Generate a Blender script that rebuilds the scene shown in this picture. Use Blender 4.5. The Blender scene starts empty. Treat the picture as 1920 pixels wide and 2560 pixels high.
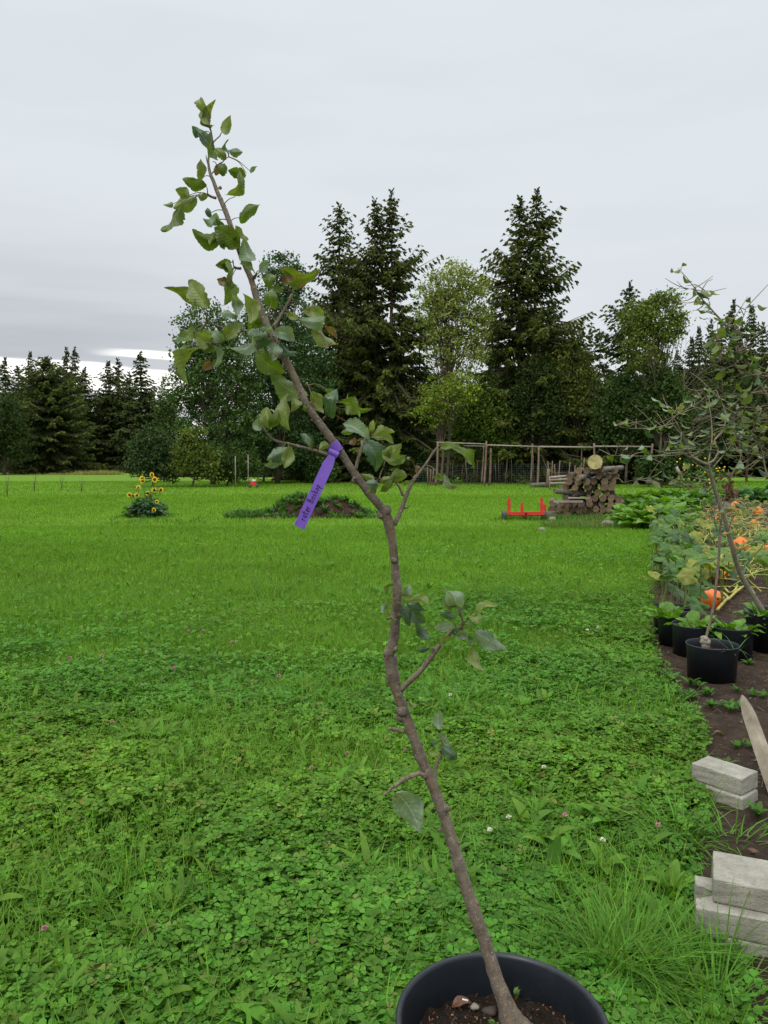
import bpy, math, random
import numpy as np
from math import radians, sin, cos, pi, atan, sqrt
random.seed(7); RNG = np.random.default_rng(7)
SC = bpy.context.scene
COL = SC.collection

# ---------------------------------------------------------------- camera
FPX = 1924.0; TILT = atan(123.0/FPX); CH = 1.5
cam_d = bpy.data.cameras.new('camera'); cam = bpy.data.objects.new('camera', cam_d); COL.objects.link(cam)
cam.location = (0, 0, CH); cam.rotation_euler = (pi/2 - TILT, 0, 0)
cam_d.sensor_fit = 'VERTICAL'; cam_d.sensor_height = 34.6; cam_d.sensor_width = 25.95
cam_d.lens = FPX/2560*34.6; cam_d.clip_start = 0.05; cam_d.clip_end = 3000
SC.camera = cam

# ---------------------------------------------------------------- world, sun, exposure
w = bpy.data.worlds.new('World'); SC.world = w; w.use_nodes = True
nt = w.node_tree; nt.nodes.clear()
SUN_EL, SUN_AZ = radians(50), radians(-150)     # azimuth measured from +Y clockwise
def N(t, **k):
    n = nt.nodes.new(t)
    for a, b in k.items(): setattr(n, a, b)
    return n
def link(a, b): nt.links.new(a, b)
out = N('ShaderNodeOutputWorld')
sky = N('ShaderNodeTexSky'); sky.sky_type = 'NISHITA'; sky.sun_disc = False
sky.sun_elevation = SUN_EL; sky.sun_rotation = SUN_AZ; sky.dust_density = 3; sky.air_density = 1.2
bg1 = N('ShaderNodeBackground'); link(sky.outputs[0], bg1.inputs[0]); bg1.inputs[1].default_value = 0.012
tc = N('ShaderNodeTexCoord'); sep = N('ShaderNodeSeparateXYZ'); link(tc.outputs['Generated'], sep.inputs[0])
def M_(op, a, b=None, c=None):
    n = N('ShaderNodeMath', operation=op)
    for i, v in enumerate((a, b, c)):
        if v is None: continue
        if isinstance(v, (int, float)): n.inputs[i].default_value = v
        else: link(v, n.inputs[i])
    return n.outputs[0]
def mapr(v, a, b, c, d, smooth=True):
    n = N('ShaderNodeMapRange'); n.interpolation_type = 'SMOOTHSTEP' if smooth else 'LINEAR'
    link(v, n.inputs[0])
    for i, q in enumerate((a, b, c, d)): n.inputs[i+1].default_value = q
    return n.outputs[0]
def mixc(f, a, b, bt='MIX'):
    n = N('ShaderNodeMix', data_type='RGBA', blend_type=bt)
    if isinstance(f, (int, float)): n.inputs[0].default_value = f
    else: link(f, n.inputs[0])
    for i, v in ((6, a), (7, b)):
        if isinstance(v, tuple): n.inputs[i].default_value = v + (1,)
        else: link(v, n.inputs[i])
    return n.outputs[2]
X, Y, Z = sep.outputs[0], sep.outputs[1], sep.outputs[2]
# high cloud deck: pale blue grey overhead, greyer low on the left
base = mixc(mapr(Z, .0, .5, 0, 1), (.70, .725, .75), (.73, .78, .80))
mp = N('ShaderNodeMapping'); link(tc.outputs['Generated'], mp.inputs[0]); mp.inputs['Scale'].default_value = (1.3, 1.3, 7)
n1 = N('ShaderNodeTexNoise'); link(mp.outputs[0], n1.inputs['Vector']); n1.inputs['Scale'].default_value = 2.2
n1.inputs['Detail'].default_value = 4; n1.inputs['Roughness'].default_value = .5
base = mixc(mapr(n1.outputs[0], .35, .7, 0, .22), base, (.56, .60, .66))
left = mapr(X, -.45, .05, 1, 0)
low = mapr(Z, .08, .33, 1, 0)
dk = M_('MULTIPLY', left, low)
base = mixc(M_('MULTIPLY', dk, .80), base, (.46, .475, .52))
mp2 = N('ShaderNodeMapping'); link(tc.outputs['Generated'], mp2.inputs[0]); mp2.inputs['Scale'].default_value = (2.0, 2.0, 22)
mp2.inputs['Rotation'].default_value = (0, radians(5), 0)
n2 = N('ShaderNodeTexNoise'); link(mp2.outputs[0], n2.inputs['Vector']); n2.inputs['Scale'].default_value = 1.7; n2.inputs['Detail'].default_value = 6
base = mixc(M_('MULTIPLY', M_('MULTIPLY', mapr(n2.outputs[0], .36, .72, 0, .38), dk), 1.0), base, (.30, .32, .37))
# bright gap above the far forest: slanting down to the right
zz = M_('ADD', Z, M_('MULTIPLY', M_('ADD', X, .45), .10))
zw = M_('ADD', zz, M_('MULTIPLY', M_('SUBTRACT', n2.outputs[0], .5), .05))
band = M_('MULTIPLY', mapr(zw, .093, .100, 0, 1), mapr(zw, .120, .127, 1, 0))
band2 = M_('MULTIPLY', M_('MULTIPLY', mapr(zw, .140, .144, 0, 1), mapr(zw, .147, .152, 1, 0)), mapr(X, -.36, -.30, 0, 1))
band3 = M_('MULTIPLY', mapr(zw, .045, .055, 0, 1), mapr(zw, .078, .088, 1, 0))
bsum = M_('MINIMUM', M_('ADD', M_('ADD', band, band2), M_('MULTIPLY', band3, .5)), 1)
bright = M_('MULTIPLY', bsum, mapr(X, -.22, -.10, 1, 0))
base = mixc(bright, base, (1.25, 1.22, 1.16))
# below the horizon: dull ground
base = mixc(mapr(Z, -.03, -.005, 1, 0), base, (.05, .07, .03))
# an overcast dome is brighter overhead (outside the frame)
gain = mapr(Z, .50, .90, 1.0, 3.0)
bg2 = N('ShaderNodeBackground'); link(base, bg2.inputs[0]); link(gain, bg2.inputs[1])
add = N('ShaderNodeAddShader'); link(bg1.outputs[0], add.inputs[0]); link(bg2.outputs[0], add.inputs[1])
link(add.outputs[0], out.inputs[0])
sd = bpy.data.lights.new('sun', 'SUN'); sun = bpy.data.objects.new('sun', sd); COL.objects.link(sun)
sd.energy = 1.4; sd.angle = radians(25); sd.color = (1, .97, .92)
sun.rotation_euler = (pi/2 - SUN_EL, 0, pi - SUN_AZ + 0)   # light comes from behind the camera, high
from mathutils import Vector
sdir = Vector((sin(SUN_AZ)*cos(SUN_EL), cos(SUN_AZ)*cos(SUN_EL), sin(SUN_EL)))
sun.rotation_euler = (-sdir).to_track_quat('-Z', 'Y').to_euler()
SC.view_settings.view_transform = 'Standard'; SC.view_settings.look = 'None'
SC.view_settings.exposure = 0.0; SC.view_settings.gamma = 1
SC.render.engine = 'CYCLES'
SC.cycles.max_bounces = 5; SC.cycles.diffuse_bounces = 3; SC.cycles.transmission_bounces = 3
SC.cycles.use_denoising = False if False else True

# ---------------------------------------------------------------- pixel helpers (photo px 1920x2560)
def ray(px, py):
    u = (1280-py)/FPX
    return (px-960)/FPX, cos(TILT)+sin(TILT)*u, -sin(TILT)+cos(TILT)*u
def P(px, py, d):
    x, y, z = ray(px, py); k = d/y
    return np.array((x*k, d, CH+z*k))
def G(px, py, z0=0.0):
    x, y, z = ray(px, py); k = (z0-CH)/z
    return np.array((x*k, y*k, z0))
def proj(p):
    p = np.asarray(p, float); x = p[..., 0]; y = p[..., 1]; z = p[..., 2]-CH
    f = cos(TILT)*y - sin(TILT)*z; u = sin(TILT)*y + cos(TILT)*z
    return 960+FPX*x/f, 1280-FPX*u/f, f
S = 1920/1659.0
def pxm(d): return d/FPX       # metres per photo pixel at distance d

# ---------------------------------------------------------------- value noise
_g = RNG.random((256, 256))
def vnoise(x, y, s, o=0):
    x = np.asarray(x)*s+o*17.3+1000; y = np.asarray(y)*s+o*9.1+1000
    i = np.floor(x).astype(int); j = np.floor(y).astype(int); fx = x-i; fy = y-j
    fx = fx*fx*(3-2*fx); fy = fy*fy*(3-2*fy); a = _g[i % 256, j % 256]; b = _g[(i+1) % 256, j % 256]
    c = _g[i % 256, (j+1) % 256]; d = _g[(i+1) % 256, (j+1) % 256]
    return (a*(1-fx)+b*fx)*(1-fy)+(c*(1-fx)+d*fx)*fy

# ---------------------------------------------------------------- mesh builder
class MB:
    def __init__(s): s.v = []; s.f = []; s.c = []; s.uv = []; s.n = 0; s.mi = []
    def add(s, v, faces, col=(1, 1, 1, 0), uv=None, mi=0):
        v = np.asarray(v, np.float32).reshape(-1, 3); n = len(v)
        col = np.asarray(col, np.float32)
        if col.ndim == 1: col = np.broadcast_to(np.append(col, 0)[:4] if len(col) == 3 else col, (n, 4))
        elif col.shape[1] == 3: col = np.concatenate([col, np.zeros((n, 1), np.float32)], 1)
        s.v.append(v); s.c.append(col); s.uv.append(np.zeros((n, 2), np.float32) if uv is None else np.asarray(uv, np.float32))
        if isinstance(faces, np.ndarray): faces = [faces]
        for f in faces:
            f = np.asarray(f, np.int64)
            if f.size: s.f.append(f+s.n); s.mi.append(np.full(len(f), mi, np.int32))
        s.n += n
    def build(s, name, mat, parent=None, smooth=True, loc=None):
        me = bpy.data.meshes.new(name)
        V = np.concatenate(s.v); 
        if loc is not None: V = V-np.asarray(loc, np.float32)
        me.vertices.add(len(V)); me.vertices.foreach_set('co', V.ravel())
        lv = np.concatenate([f.ravel() for f in s.f]).astype(np.int32)
        sz = np.concatenate([np.full(len(f), f.shape[1]) for f in s.f])
        st = np.concatenate([[0], np.cumsum(sz)[:-1]]).astype(np.int32)
        me.loops.add(len(lv)); me.loops.foreach_set('vertex_index', lv)
        me.polygons.add(len(sz)); me.polygons.foreach_set('loop_start', st)
        me.polygons.foreach_set('material_index', np.concatenate(s.mi))
        me.polygons.foreach_set('use_smooth', np.full(len(sz), smooth))
        a = me.color_attributes.new('Col', 'FLOAT_COLOR', 'POINT'); a.data.foreach_set('color', np.concatenate(s.c).astype(np.float32).ravel())
        U = np.concatenate(s.uv)
        if U.any():
            u = me.uv_layers.new(name='UVMap'); u.data.foreach_set('uv', U[lv].ravel())
        me.update(calc_edges=True); me.validate()
        for m in (mat if isinstance(mat, (list, tuple)) else [mat]): me.materials.append(m)
        o = bpy.data.objects.new(name, me); COL.objects.link(o)
        if parent: o.parent = parent
        elif loc is not None: o.location = loc
        return o
def tag(o, label, cat, group=None, kind=None):
    o['label'] = label
    if cat: o['category'] = cat
    if group: o['group'] = group
    if kind: o['kind'] = kind
    return o
def thing(name, label, cat, loc=(0, 0, 0), group=None, rz=0):
    o = bpy.data.objects.new(name, None); COL.objects.link(o); o.location = tuple(float(q) for q in loc); o.rotation_euler[2] = rz
    o.empty_display_size = .1
    return tag(o, label, cat, group)
def kids(o): return [c for c in bpy.data.objects if c.parent == o]
def dup(o, loc, rz=0, sc=1, label=None, group=None, ch=None):
    r = o.copy(); COL.objects.link(r); r.location = loc; r.rotation_euler = (0, 0, rz); r.scale = (sc if isinstance(sc, tuple) else (sc, sc, sc))
    if label: r['label'] = label
    if group: r['group'] = group
    for c in (ch if ch is not None else kids(o)):
        d = c.copy(); COL.objects.link(d); d.parent = r
    return r

def smooth(pts, rad, n=4):
    pts = np.asarray(pts, float); rad = np.asarray(rad, float)
    if len(pts) < 3: 
        t = np.linspace(0, 1, n+1)[:, None]
        return pts[0]*(1-t)+pts[-1]*t, rad[0]*(1-t[:, 0])+rad[-1]*t[:, 0]
    P_ = np.vstack([2*pts[0]-pts[1], pts, 2*pts[-1]-pts[-2]]); o = []; r = []
    for i in range(len(pts)-1):
        a, b, c, d = P_[i:i+4]
        for t in np.arange(n)/n:
            o.append(.5*((2*b)+(-a+c)*t+(2*a-5*b+4*c-d)*t*t+(-a+3*b-3*c+d)*t**3)); r.append(rad[i]*(1-t)+rad[i+1]*t)
    o.append(pts[-1]); r.append(rad[-1]); return np.array(o), np.array(r)
def tube(mb, pts, rad, k=8, col=(1, 1, 1), jit=0, cap=True, mi=0, seed=0):
    pts = np.asarray(pts, float); n = len(pts); rad = np.broadcast_to(np.asarray(rad, float), (n,))
    T = np.gradient(pts, axis=0); T /= np.linalg.norm(T, axis=1)[:, None]+1e-12
    ref = np.array((0, 0, 1.0)) if abs(T[0][2]) < .8 else np.array((1.0, 0, 0))
    u = np.cross(T[0], ref); u /= np.linalg.norm(u); ang = np.arange(k)/k*2*pi; V = []
    rg = np.random.default_rng(seed+n)
    for i in range(n):
        u = u-T[i]*np.dot(u, T[i]); u /= np.linalg.norm(u)+1e-12; v = np.cross(T[i], u)
        rr = rad[i]*(1+jit*(rg.random(k)-.5)) if jit else np.full(k, rad[i])
        V.append(pts[i]+np.outer(np.cos(ang)*rr, u)+np.outer(np.sin(ang)*rr, v))
    V = np.concatenate(V); i, j = np.meshgrid(np.arange(n-1), np.arange(k), indexing='ij'); i = i.ravel(); j = j.ravel(); j2 = (j+1) % k
    F = np.stack([i*k+j, i*k+j2, (i+1)*k+j2, (i+1)*k+j], 1); uv = np.stack([np.tile(np.arange(k)/k, n), np.repeat(np.linspace(0, 1, n), k)], 1)
    fs = [F]
    if cap: fs += [np.arange(k)[::-1][None], (np.arange(k)+(n-1)*k)[None]]
    c = np.asarray(col, float)
    mb.add(V, fs, c, uv, mi)
def box(mb, c, s, rz=0, col=(1, 1, 1), jit=0, R=None):
    x, y, z = np.asarray(s)/2; V = np.array([(i*x, j*y, k*z) for i in (-1, 1) for j in (-1, 1) for k in (-1, 1)], float)
    V += (RNG.random(V.shape)-.5)*jit
    if R is None: R = np.array(((cos(rz), -sin(rz), 0), (sin(rz), cos(rz), 0), (0, 0, 1)))
    mb.add(V@R.T+np.asarray(c), np.array([(0, 1, 3, 2), (4, 6, 7, 5), (0, 4, 5, 1), (2, 3, 7, 6), (0, 2, 6, 4), (1, 5, 7, 3)]), col)
def beam(mb, a, b, r, col=(1, 1, 1), k=6, jit=0): tube(mb, [a, (np.asarray(a)*.5+np.asarray(b)*.5), b], [r, r*.95, r*.9], k, col, jit)
def rotz(a):
    a = np.asarray(a); c, s_ = np.cos(a), np.sin(a); z = np.zeros_like(a); o = z+1
    return np.stack([np.stack([c, -s_, z], -1), np.stack([s_, c, z], -1), np.stack([z, z, o], -1)], -2)
def rotx(a):
    a = np.asarray(a); c, s_ = np.cos(a), np.sin(a); z = np.zeros_like(a); o = z+1
    return np.stack([np.stack([o, z, z], -1), np.stack([z, c, -s_], -1), np.stack([z, s_, c], -1)], -2)
def roty(a):
    a = np.asarray(a); c, s_ = np.cos(a), np.sin(a); z = np.zeros_like(a); o = z+1
    return np.stack([np.stack([c, z, s_], -1), np.stack([z, o, z], -1), np.stack([-s_, z, c], -1)], -2)
def rot_rand(n, rg):
    q = rg.normal(size=(n, 4)); q /= np.linalg.norm(q, axis=1)[:, None]; a, b, c, d = q.T
    return np.stack([np.stack([a*a+b*b-c*c-d*d, 2*(b*c-a*d), 2*(b*d+a*c)], -1), np.stack([2*(b*c+a*d), a*a-b*b+c*c-d*d, 2*(c*d-a*b)], -1), np.stack([2*(b*d-a*c), 2*(c*d+a*b), a*a-b*b-c*c+d*d], -1)], -2)
def scatter(mb, tv, tf, R, pos, sc, col, alpha=0, uv=None):
    """copies of template tv/tf: R (n,3,3), pos (n,3), sc (n,) or (n,3), col (n,3)"""
    n = len(pos); m = len(tv); tv = np.asarray(tv, np.float32)
    sc = np.asarray(sc, np.float32); sc = sc[:, None, None] if sc.ndim == 1 else sc[:, None, :]
    V = np.einsum('nij,nmj->nmi', R.astype(np.float32), tv[None]*sc)+np.asarray(pos, np.float32)[:, None]
    if isinstance(tf, np.ndarray): tf = [tf]
    off = (np.arange(n)*m)[:, None, None]
    fs = [(np.asarray(f)[None]+off).reshape(-1, np.asarray(f).shape[1]) for f in tf]
    C = np.concatenate([np.asarray(col, np.float32), np.broadcast_to(np.asarray(alpha, np.float32).reshape(-1, 1), (n, 1))], 1)
    mb.add(V.reshape(-1, 3), fs, np.repeat(C, m, 0), None if uv is None else np.tile(uv, (n, 1)))

# ---------------------------------------------------------------- materials
def mat(name):
    m = bpy.data.materials.new(name); m.use_nodes = True; t = m.node_tree; b = t.nodes['Principled BSDF']; return m, t, b
def nd(t, ty, **k):
    n = t.nodes.new(ty)
    for a, v in k.items(): setattr(n, a, v)
    return n
def noise(t, scale, detail=4, rough=.55, coord='Object', dist=0):
    c = nd(t, 'ShaderNodeTexCoord'); n = nd(t, 'ShaderNodeTexNoise'); t.links.new(c.outputs[coord], n.inputs['Vector'])
    n.inputs['Scale'].default_value = scale; n.inputs['Detail'].default_value = detail; n.inputs['Roughness'].default_value = rough; n.inputs['Distortion'].default_value = dist
    return n.outputs[0]
def ramp(t, v, stops):
    r = nd(t, 'ShaderNodeValToRGB'); t.links.new(v, r.inputs[0]); e = r.color_ramp.elements
    while len(e) < len(stops): e.new(.5)
    for i, (p, c) in enumerate(stops): e[i].position = p; e[i].color = tuple(c)+(1,)
    return r.outputs[0]
def mix(t, f, a, b, bt='MIX'):
    n = nd(t, 'ShaderNodeMix', data_type='RGBA', blend_type=bt)
    if isinstance(f, (int, float)): n.inputs[0].default_value = f
    else: t.links.new(f, n.inputs[0])
    for i, v in ((6, a), (7, b)):
        if isinstance(v, tuple): n.inputs[i].default_value = v+(1,)
        else: t.links.new(v, n.inputs[i])
    return n.outputs[2]
def mth(t, op, a, b=0):
    n = nd(t, 'ShaderNodeMath', operation=op)
    for i, v in enumerate((a, b)):
        if isinstance(v, (int, float)): n.inputs[i].default_value = v
        else: t.links.new(v, n.inputs[i])
    return n.outputs[0]
def bump(t, b, h, strength=.5, dist=.01):
    n = nd(t, 'ShaderNodeBump'); n.inputs['Strength'].default_value = strength; n.inputs['Distance'].default_value = dist
    t.links.new(h, n.inputs['Height']); t.links.new(n.outputs[0], b.inputs['Normal'])
def setb(b, rough=.7, spec=.3, color=None, metal=0):
    b.inputs['Roughness'].default_value = rough; b.inputs['Specular IOR Level'].default_value = spec; b.inputs['Metallic'].default_value = metal
    if color: b.inputs['Base Color'].default_value = tuple(color)+(1,)
def attr(t):
    a = nd(t, 'ShaderNodeAttribute'); a.attribute_name = 'Col'; return a.outputs['Color'], a.outputs['Alpha']
def leaf_mat(name, trans=.35, rough=.5, spec=.35, nscale=40, var=.35, brown=False, veins=False):
    m, t, b = mat(name); c, al = attr(t); n = noise(t, nscale, 3)
    f = ramp(t, n, [(.3, (1-var,)*3), (.7, (1+var*.6,)*3)]); col = mix(t, 1.0, c, f, 'MULTIPLY')
    if veins:
        uvn = nd(t, 'ShaderNodeUVMap'); sp = nd(t, 'ShaderNodeSeparateXYZ'); t.links.new(uvn.outputs[0], sp.inputs[0])
        av = mth(t, 'ABSOLUTE', sp.outputs[1]); s1 = mth(t, 'SINE', mth(t, 'MULTIPLY', mth(t, 'SUBTRACT', sp.outputs[0], mth(t, 'MULTIPLY', av, .22)), 56))
        sv = mth(t, 'MULTIPLY', mth(t, 'GREATER_THAN', s1, .86), .35); mid = mth(t, 'LESS_THAN', av, .045)
        vn = mth(t, 'MAXIMUM', mth(t, 'MULTIPLY', sv, .4), mth(t, 'MULTIPLY', mid, .8))
        col = mix(t, vn, col, mix(t, 1.0, col, (1.9, 1.6, 1.7), 'MULTIPLY')); bump(t, b, mth(t, 'ADD', s1, mth(t, 'MULTIPLY', n, 2)), .14, .0015)
    if brown:
        n2 = noise(t, 55, 5, .65); th = mth(t, 'GREATER_THAN', mth(t, 'ADD', mth(t, 'MULTIPLY', n2, 1.0), mth(t, 'MULTIPLY', al, .22)), .70)
        col = mix(t, th, col, mix(t, n, (.10, .035, .02), (.30, .17, .11)))
    t.links.new(col, b.inputs['Base Color']); setb(b, rough, spec)
    tr = nd(t, 'ShaderNodeBsdfTranslucent'); tcol = mix(t, 1.0, col, (1.2, 1.32, .42), 'MULTIPLY'); t.links.new(tcol, tr.inputs[0])
    ms = nd(t, 'ShaderNodeMixShader'); ms.inputs[0].default_value = trans; t.links.new(b.outputs[0], ms.inputs[1]); t.links.new(tr.outputs[0], ms.inputs[2])
    t.links.new(ms.outputs[0], t.nodes['Material Output'].inputs[0]); return m
M_leaf = leaf_mat('apple_leaf', .42, .42, .45, 60, .3, True, True)
M_leaf2 = leaf_mat('garden_leaf', .35, .5, .35, 25, .3, True)
M_lawn = leaf_mat('lawn_blade', .34, .62, .12, 12, .25)
M_tree = leaf_mat('tree_foliage', .20, .75, .15, 2.5, .35)
def bark_mat(name, a, b_, lich, scale=30, bs=.6, dist=.003):
    m, t, b = mat(name); c, al = attr(t); n = noise(t, scale, 6, .65); n2 = noise(t, scale*5, 3, .7); n3 = noise(t, scale*.5, 3)
    col = ramp(t, n, [(.3, a), (.7, b_)]); sp = ramp(t, n2, [(.60, (0, 0, 0)), (.68, (1, 1, 1))])
    uvn = nd(t, 'ShaderNodeUVMap'); um = nd(t, 'ShaderNodeMapping'); t.links.new(uvn.outputs[0], um.inputs[0]); um.inputs['Scale'].default_value = (7, 16, 1); n4 = nd(t, 'ShaderNodeTexNoise'); t.links.new(um.outputs[0], n4.inputs['Vector']); n4.inputs['Scale'].default_value = 1; n4.inputs['Detail'].default_value = 5
    col = mix(t, ramp(t, n4.outputs[0], [(.52, (0, 0, 0)), (.62, (.8, .8, .8))]), col, tuple(q*.9 for q in b_[:1])+(b_[1]*.72, b_[2]*.55)); col = mix(t, mth(t, 'MULTIPLY', sp, .75), col, lich); col = mix(t, 1.0, col, c, 'MULTIPLY')
    t.links.new(col, b.inputs['Base Color']); setb(b, .8, .25); bump(t, b, mth(t, 'ADD', n, mth(t, 'MULTIPLY', n2, .5)), bs, dist); return m
M_bark = bark_mat('apple_bark', (.085, .066, .048), (.235, .190, .145), (.44, .40, .32), 38, 1.0, .004)
M_bark_far = bark_mat('tree_bark', (.06, .045, .035), (.13, .10, .08), (.16, .15, .12), 3, .5, .05)
M_bark_pale = bark_mat('pale_bark', (.09, .07, .05), (.18, .15, .11), (.2, .18, .14), 3, .5, .03)
M_bark_gr = bark_mat('young_bark', (.14, .12, .088), (.29, .26, .20), (.34, .36, .25), 30, .6, .004)
def simple(name, a, b_, scale=10, rough=.7, spec=.3, bs=.3, bd=.005, detail=5, use_col=True):
    m, t, b = mat(name); n = noise(t, scale, detail, .6); col = ramp(t, n, [(.3, a), (.7, b_)])
    if use_col: c, al = attr(t); col = mix(t, 1.0, col, c, 'MULTIPLY')
    t.links.new(col, b.inputs['Base Color']); setb(b, rough, spec)
    if bs: bump(t, b, n, bs, bd)
    return m
def pot_mat():
    m, t, b = mat('black_plastic'); n = noise(t, 9, 5, .6); n2 = noise(t, 3.5, 6, .75); n3 = noise(t, 70, 4, .7); col = ramp(t, n, [(.3, (.009, .012, .016)), (.7, (.016, .020, .026))]); d_ = mth(t, 'MULTIPLY', ramp(t, n2, [(.48, (0, 0, 0)), (.75, (1, 1, 1))]), ramp(t, n3, [(.42, (0, 0, 0)), (.62, (1, 1, 1))])); col = mix(t, mth(t, 'MULTIPLY', d_, .55), col, (.07, .058, .045)); t.links.new(col, b.inputs['Base Color']); setb(b, .42, .4); rr = mth(t, 'ADD', mth(t, 'MULTIPLY', n2, .35), .25); t.links.new(rr, b.inputs['Roughness']); bump(t, b, mth(t, 'ADD', n, mth(t, 'MULTIPLY', n3, .3)), .12, .003); return m
M_pot = pot_mat()
M_plain_black = simple('black_plastic', (.010, .013, .017), (.017, .021, .027), 9, .42, .4, .06, .002)
M_wood = simple('weathered_wood', (.15, .12, .085), (.34, .29, .22), 9, .8, .2, .5, .01)
M_pole = simple('pole_wood', (.13, .080, .058), (.25, .17, .13), 3, .85, .2, .4, .02)
M_rail = simple('rail_wood', (.24, .195, .17), (.38, .32, .28), 3, .85, .2, .3, .02)
M_log = simple('log_bark', (.05, .042, .036), (.19, .168, .145), 7, .85, .2, .6, .02)
M_red = simple('red_paint', (.50, .030, .022), (.62, .045, .03), 8, .45, .4, .1)
M_tyre = simple('tyre_rubber', (.05, .055, .065), (.09, .10, .12), 20, .8, .3)
M_tag = simple('purple_band', (.16, .075, .42), (.20, .10, .50), 30, .5, .4, .1, .0005)
M_ink = simple('ink', (.02, .012, .05), (.03, .02, .08), 30, .7, .2, 0)
M_pump = simple('pumpkin_skin', (.68, .12, .015), (.88, .20, .02), 14, .45, .4, .15)
M_stem = simple('vine_stem', (.24, .23, .055), (.46, .40, .11), 8, .6, .3, .2)
M_petal = simple('sunflower_petal', (.66, .45, .02), (.85, .62, .04), 20, .6, .2, 0)
M_disc = simple('sunflower_disc', (.05, .02, .01), (.10, .04, .015), 90, .9, .1, .5)
M_stone = simple('field_stone', (.15, .135, .105), (.27, .245, .20), 10, .9, .2, .6, .02)
M_straw = simple('straw', (.13, .09, .05), (.28, .20, .12), 14, .9, .1, 1, .05)
M_wire = simple('galvanised_wire', (.20, .26, .24), (.28, .35, .33), 3, .5, .5, 0)
M_white = simple('white_paint', (.6, .62, .6), (.7, .7, .68), 10, .6, .3, 0)
M_clf = simple('clover_petal', (.45, .16, .24), (.62, .30, .36), 120, .8, .2, 0)
M_clw = simple('white_clover_petal', (.60, .60, .42), (.78, .78, .66), 120, .8, .2, 0)
M_orange = simple('fallen_leaf_orange', (.55, .17, .02), (.75, .36, .04), 60, .6, .3, .2)
def end_mat():
    m, t, b = mat('log_end'); uvn = nd(t, 'ShaderNodeUVMap'); sp = nd(t, 'ShaderNodeVectorMath', operation='LENGTH'); t.links.new(uvn.outputs[0], sp.inputs[0])
    n = noise(t, 9, 4); s_ = mth(t, 'SINE', mth(t, 'ADD', mth(t, 'MULTIPLY', sp.outputs['Value'], 40), mth(t, 'MULTIPLY', n, 5)))
    c, al = attr(t); col = ramp(t, mth(t, 'ADD', mth(t, 'MULTIPLY', s_, .15), n), [(.25, (.085, .055, .032)), (.8, (.22, .155, .095))]); col = mix(t, 1.0, col, c, 'MULTIPLY')
    t.links.new(col, b.inputs['Base Color']); setb(b, .85, .2); return m
M_end = end_mat()
def block_mat():
    m, t, b = mat('concrete_block'); n = noise(t, 9, 6, .7); n2 = noise(t, 140, 3, .7); n3 = noise(t, 3, 3)
    col = ramp(t, n, [(.3, (.19, .18, .145)), (.62, (.34, .32, .265))]); col = mix(t, mth(t, 'MULTIPLY', ramp(t, n2, [(.33, (1, 1, 1)), (.43, (0, 0, 0))]), .55), col, (.10, .09, .07))
    col = mix(t, ramp(t, n3, [(.55, (0, 0, 0)), (.75, (.5, .5, .5))]), col, (.22, .23, .14))
    t.links.new(col, b.inputs['Base Color']); setb(b, .92, .2); bump(t, b, mth(t, 'ADD', n, mth(t, 'MULTIPLY', n2, .8)), .7, .006); return m
M_block = block_mat()
def soil_mat(name, a, b_, flecks=True, scale=12):
    m, t, b = mat(name); n = noise(t, scale, 9, .75); n2 = noise(t, scale*9, 4, .7); n3 = noise(t, 1.3, 3)
    col = ramp(t, n, [(.3, a), (.7, b_)])
    if flecks: col = mix(t, ramp(t, n2, [(.66, (0, 0, 0)), (.72, (1, 1, 1))]), col, (.13, .085, .05))
    t.links.new(col, b.inputs['Base Color']); setb(b, .95, .15); bump(t, b, mth(t, 'ADD', n, mth(t, 'MULTIPLY', n2, .4)), 1, .03); return m
M_soil = soil_mat('garden_soil', (.014, .010, .007), (.085, .056, .038))
M_psoil = soil_mat('potting_soil', (.012, .008, .006), (.065, .044, .030), True, 60)
def ground_mat():
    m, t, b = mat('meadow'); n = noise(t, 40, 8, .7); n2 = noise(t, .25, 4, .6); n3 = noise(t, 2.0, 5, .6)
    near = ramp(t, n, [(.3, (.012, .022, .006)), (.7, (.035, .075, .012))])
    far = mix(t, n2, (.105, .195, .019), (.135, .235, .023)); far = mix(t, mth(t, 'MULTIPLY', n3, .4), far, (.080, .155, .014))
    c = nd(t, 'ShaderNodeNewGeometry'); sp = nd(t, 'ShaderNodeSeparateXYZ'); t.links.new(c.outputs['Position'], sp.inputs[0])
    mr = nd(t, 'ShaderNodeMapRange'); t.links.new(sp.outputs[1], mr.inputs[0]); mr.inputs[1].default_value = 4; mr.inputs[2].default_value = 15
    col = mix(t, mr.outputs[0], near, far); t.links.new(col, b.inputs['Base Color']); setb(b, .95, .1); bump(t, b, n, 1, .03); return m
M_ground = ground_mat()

# ---------------------------------------------------------------- ground
mb = MB(); s_ = 900
xs = np.concatenate([np.linspace(-900, -30, 12), np.linspace(-24, 24, 49), np.linspace(30, 900, 12)]); ys = np.concatenate([np.linspace(-20, 60, 81), np.linspace(70, 1500, 20)])
gx, gy = np.meshgrid(xs, ys, indexing='ij'); gz = np.zeros_like(gx)
ii, jj = np.meshgrid(np.arange(len(xs)-1), np.arange(len(ys)-1), indexing='ij'); ii = ii.ravel(); jj = jj.ravel(); W_ = len(ys)
F = np.stack([ii*W_+jj, (ii+1)*W_+jj, (ii+1)*W_+jj+1, ii*W_+jj+1], 1)
mb.add(np.stack([gx, gy, gz], -1).reshape(-1, 3), F)
tag(mb.build('meadow_ground', M_ground), 'green meadow ground under the mown grass', None, kind='structure')

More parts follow.
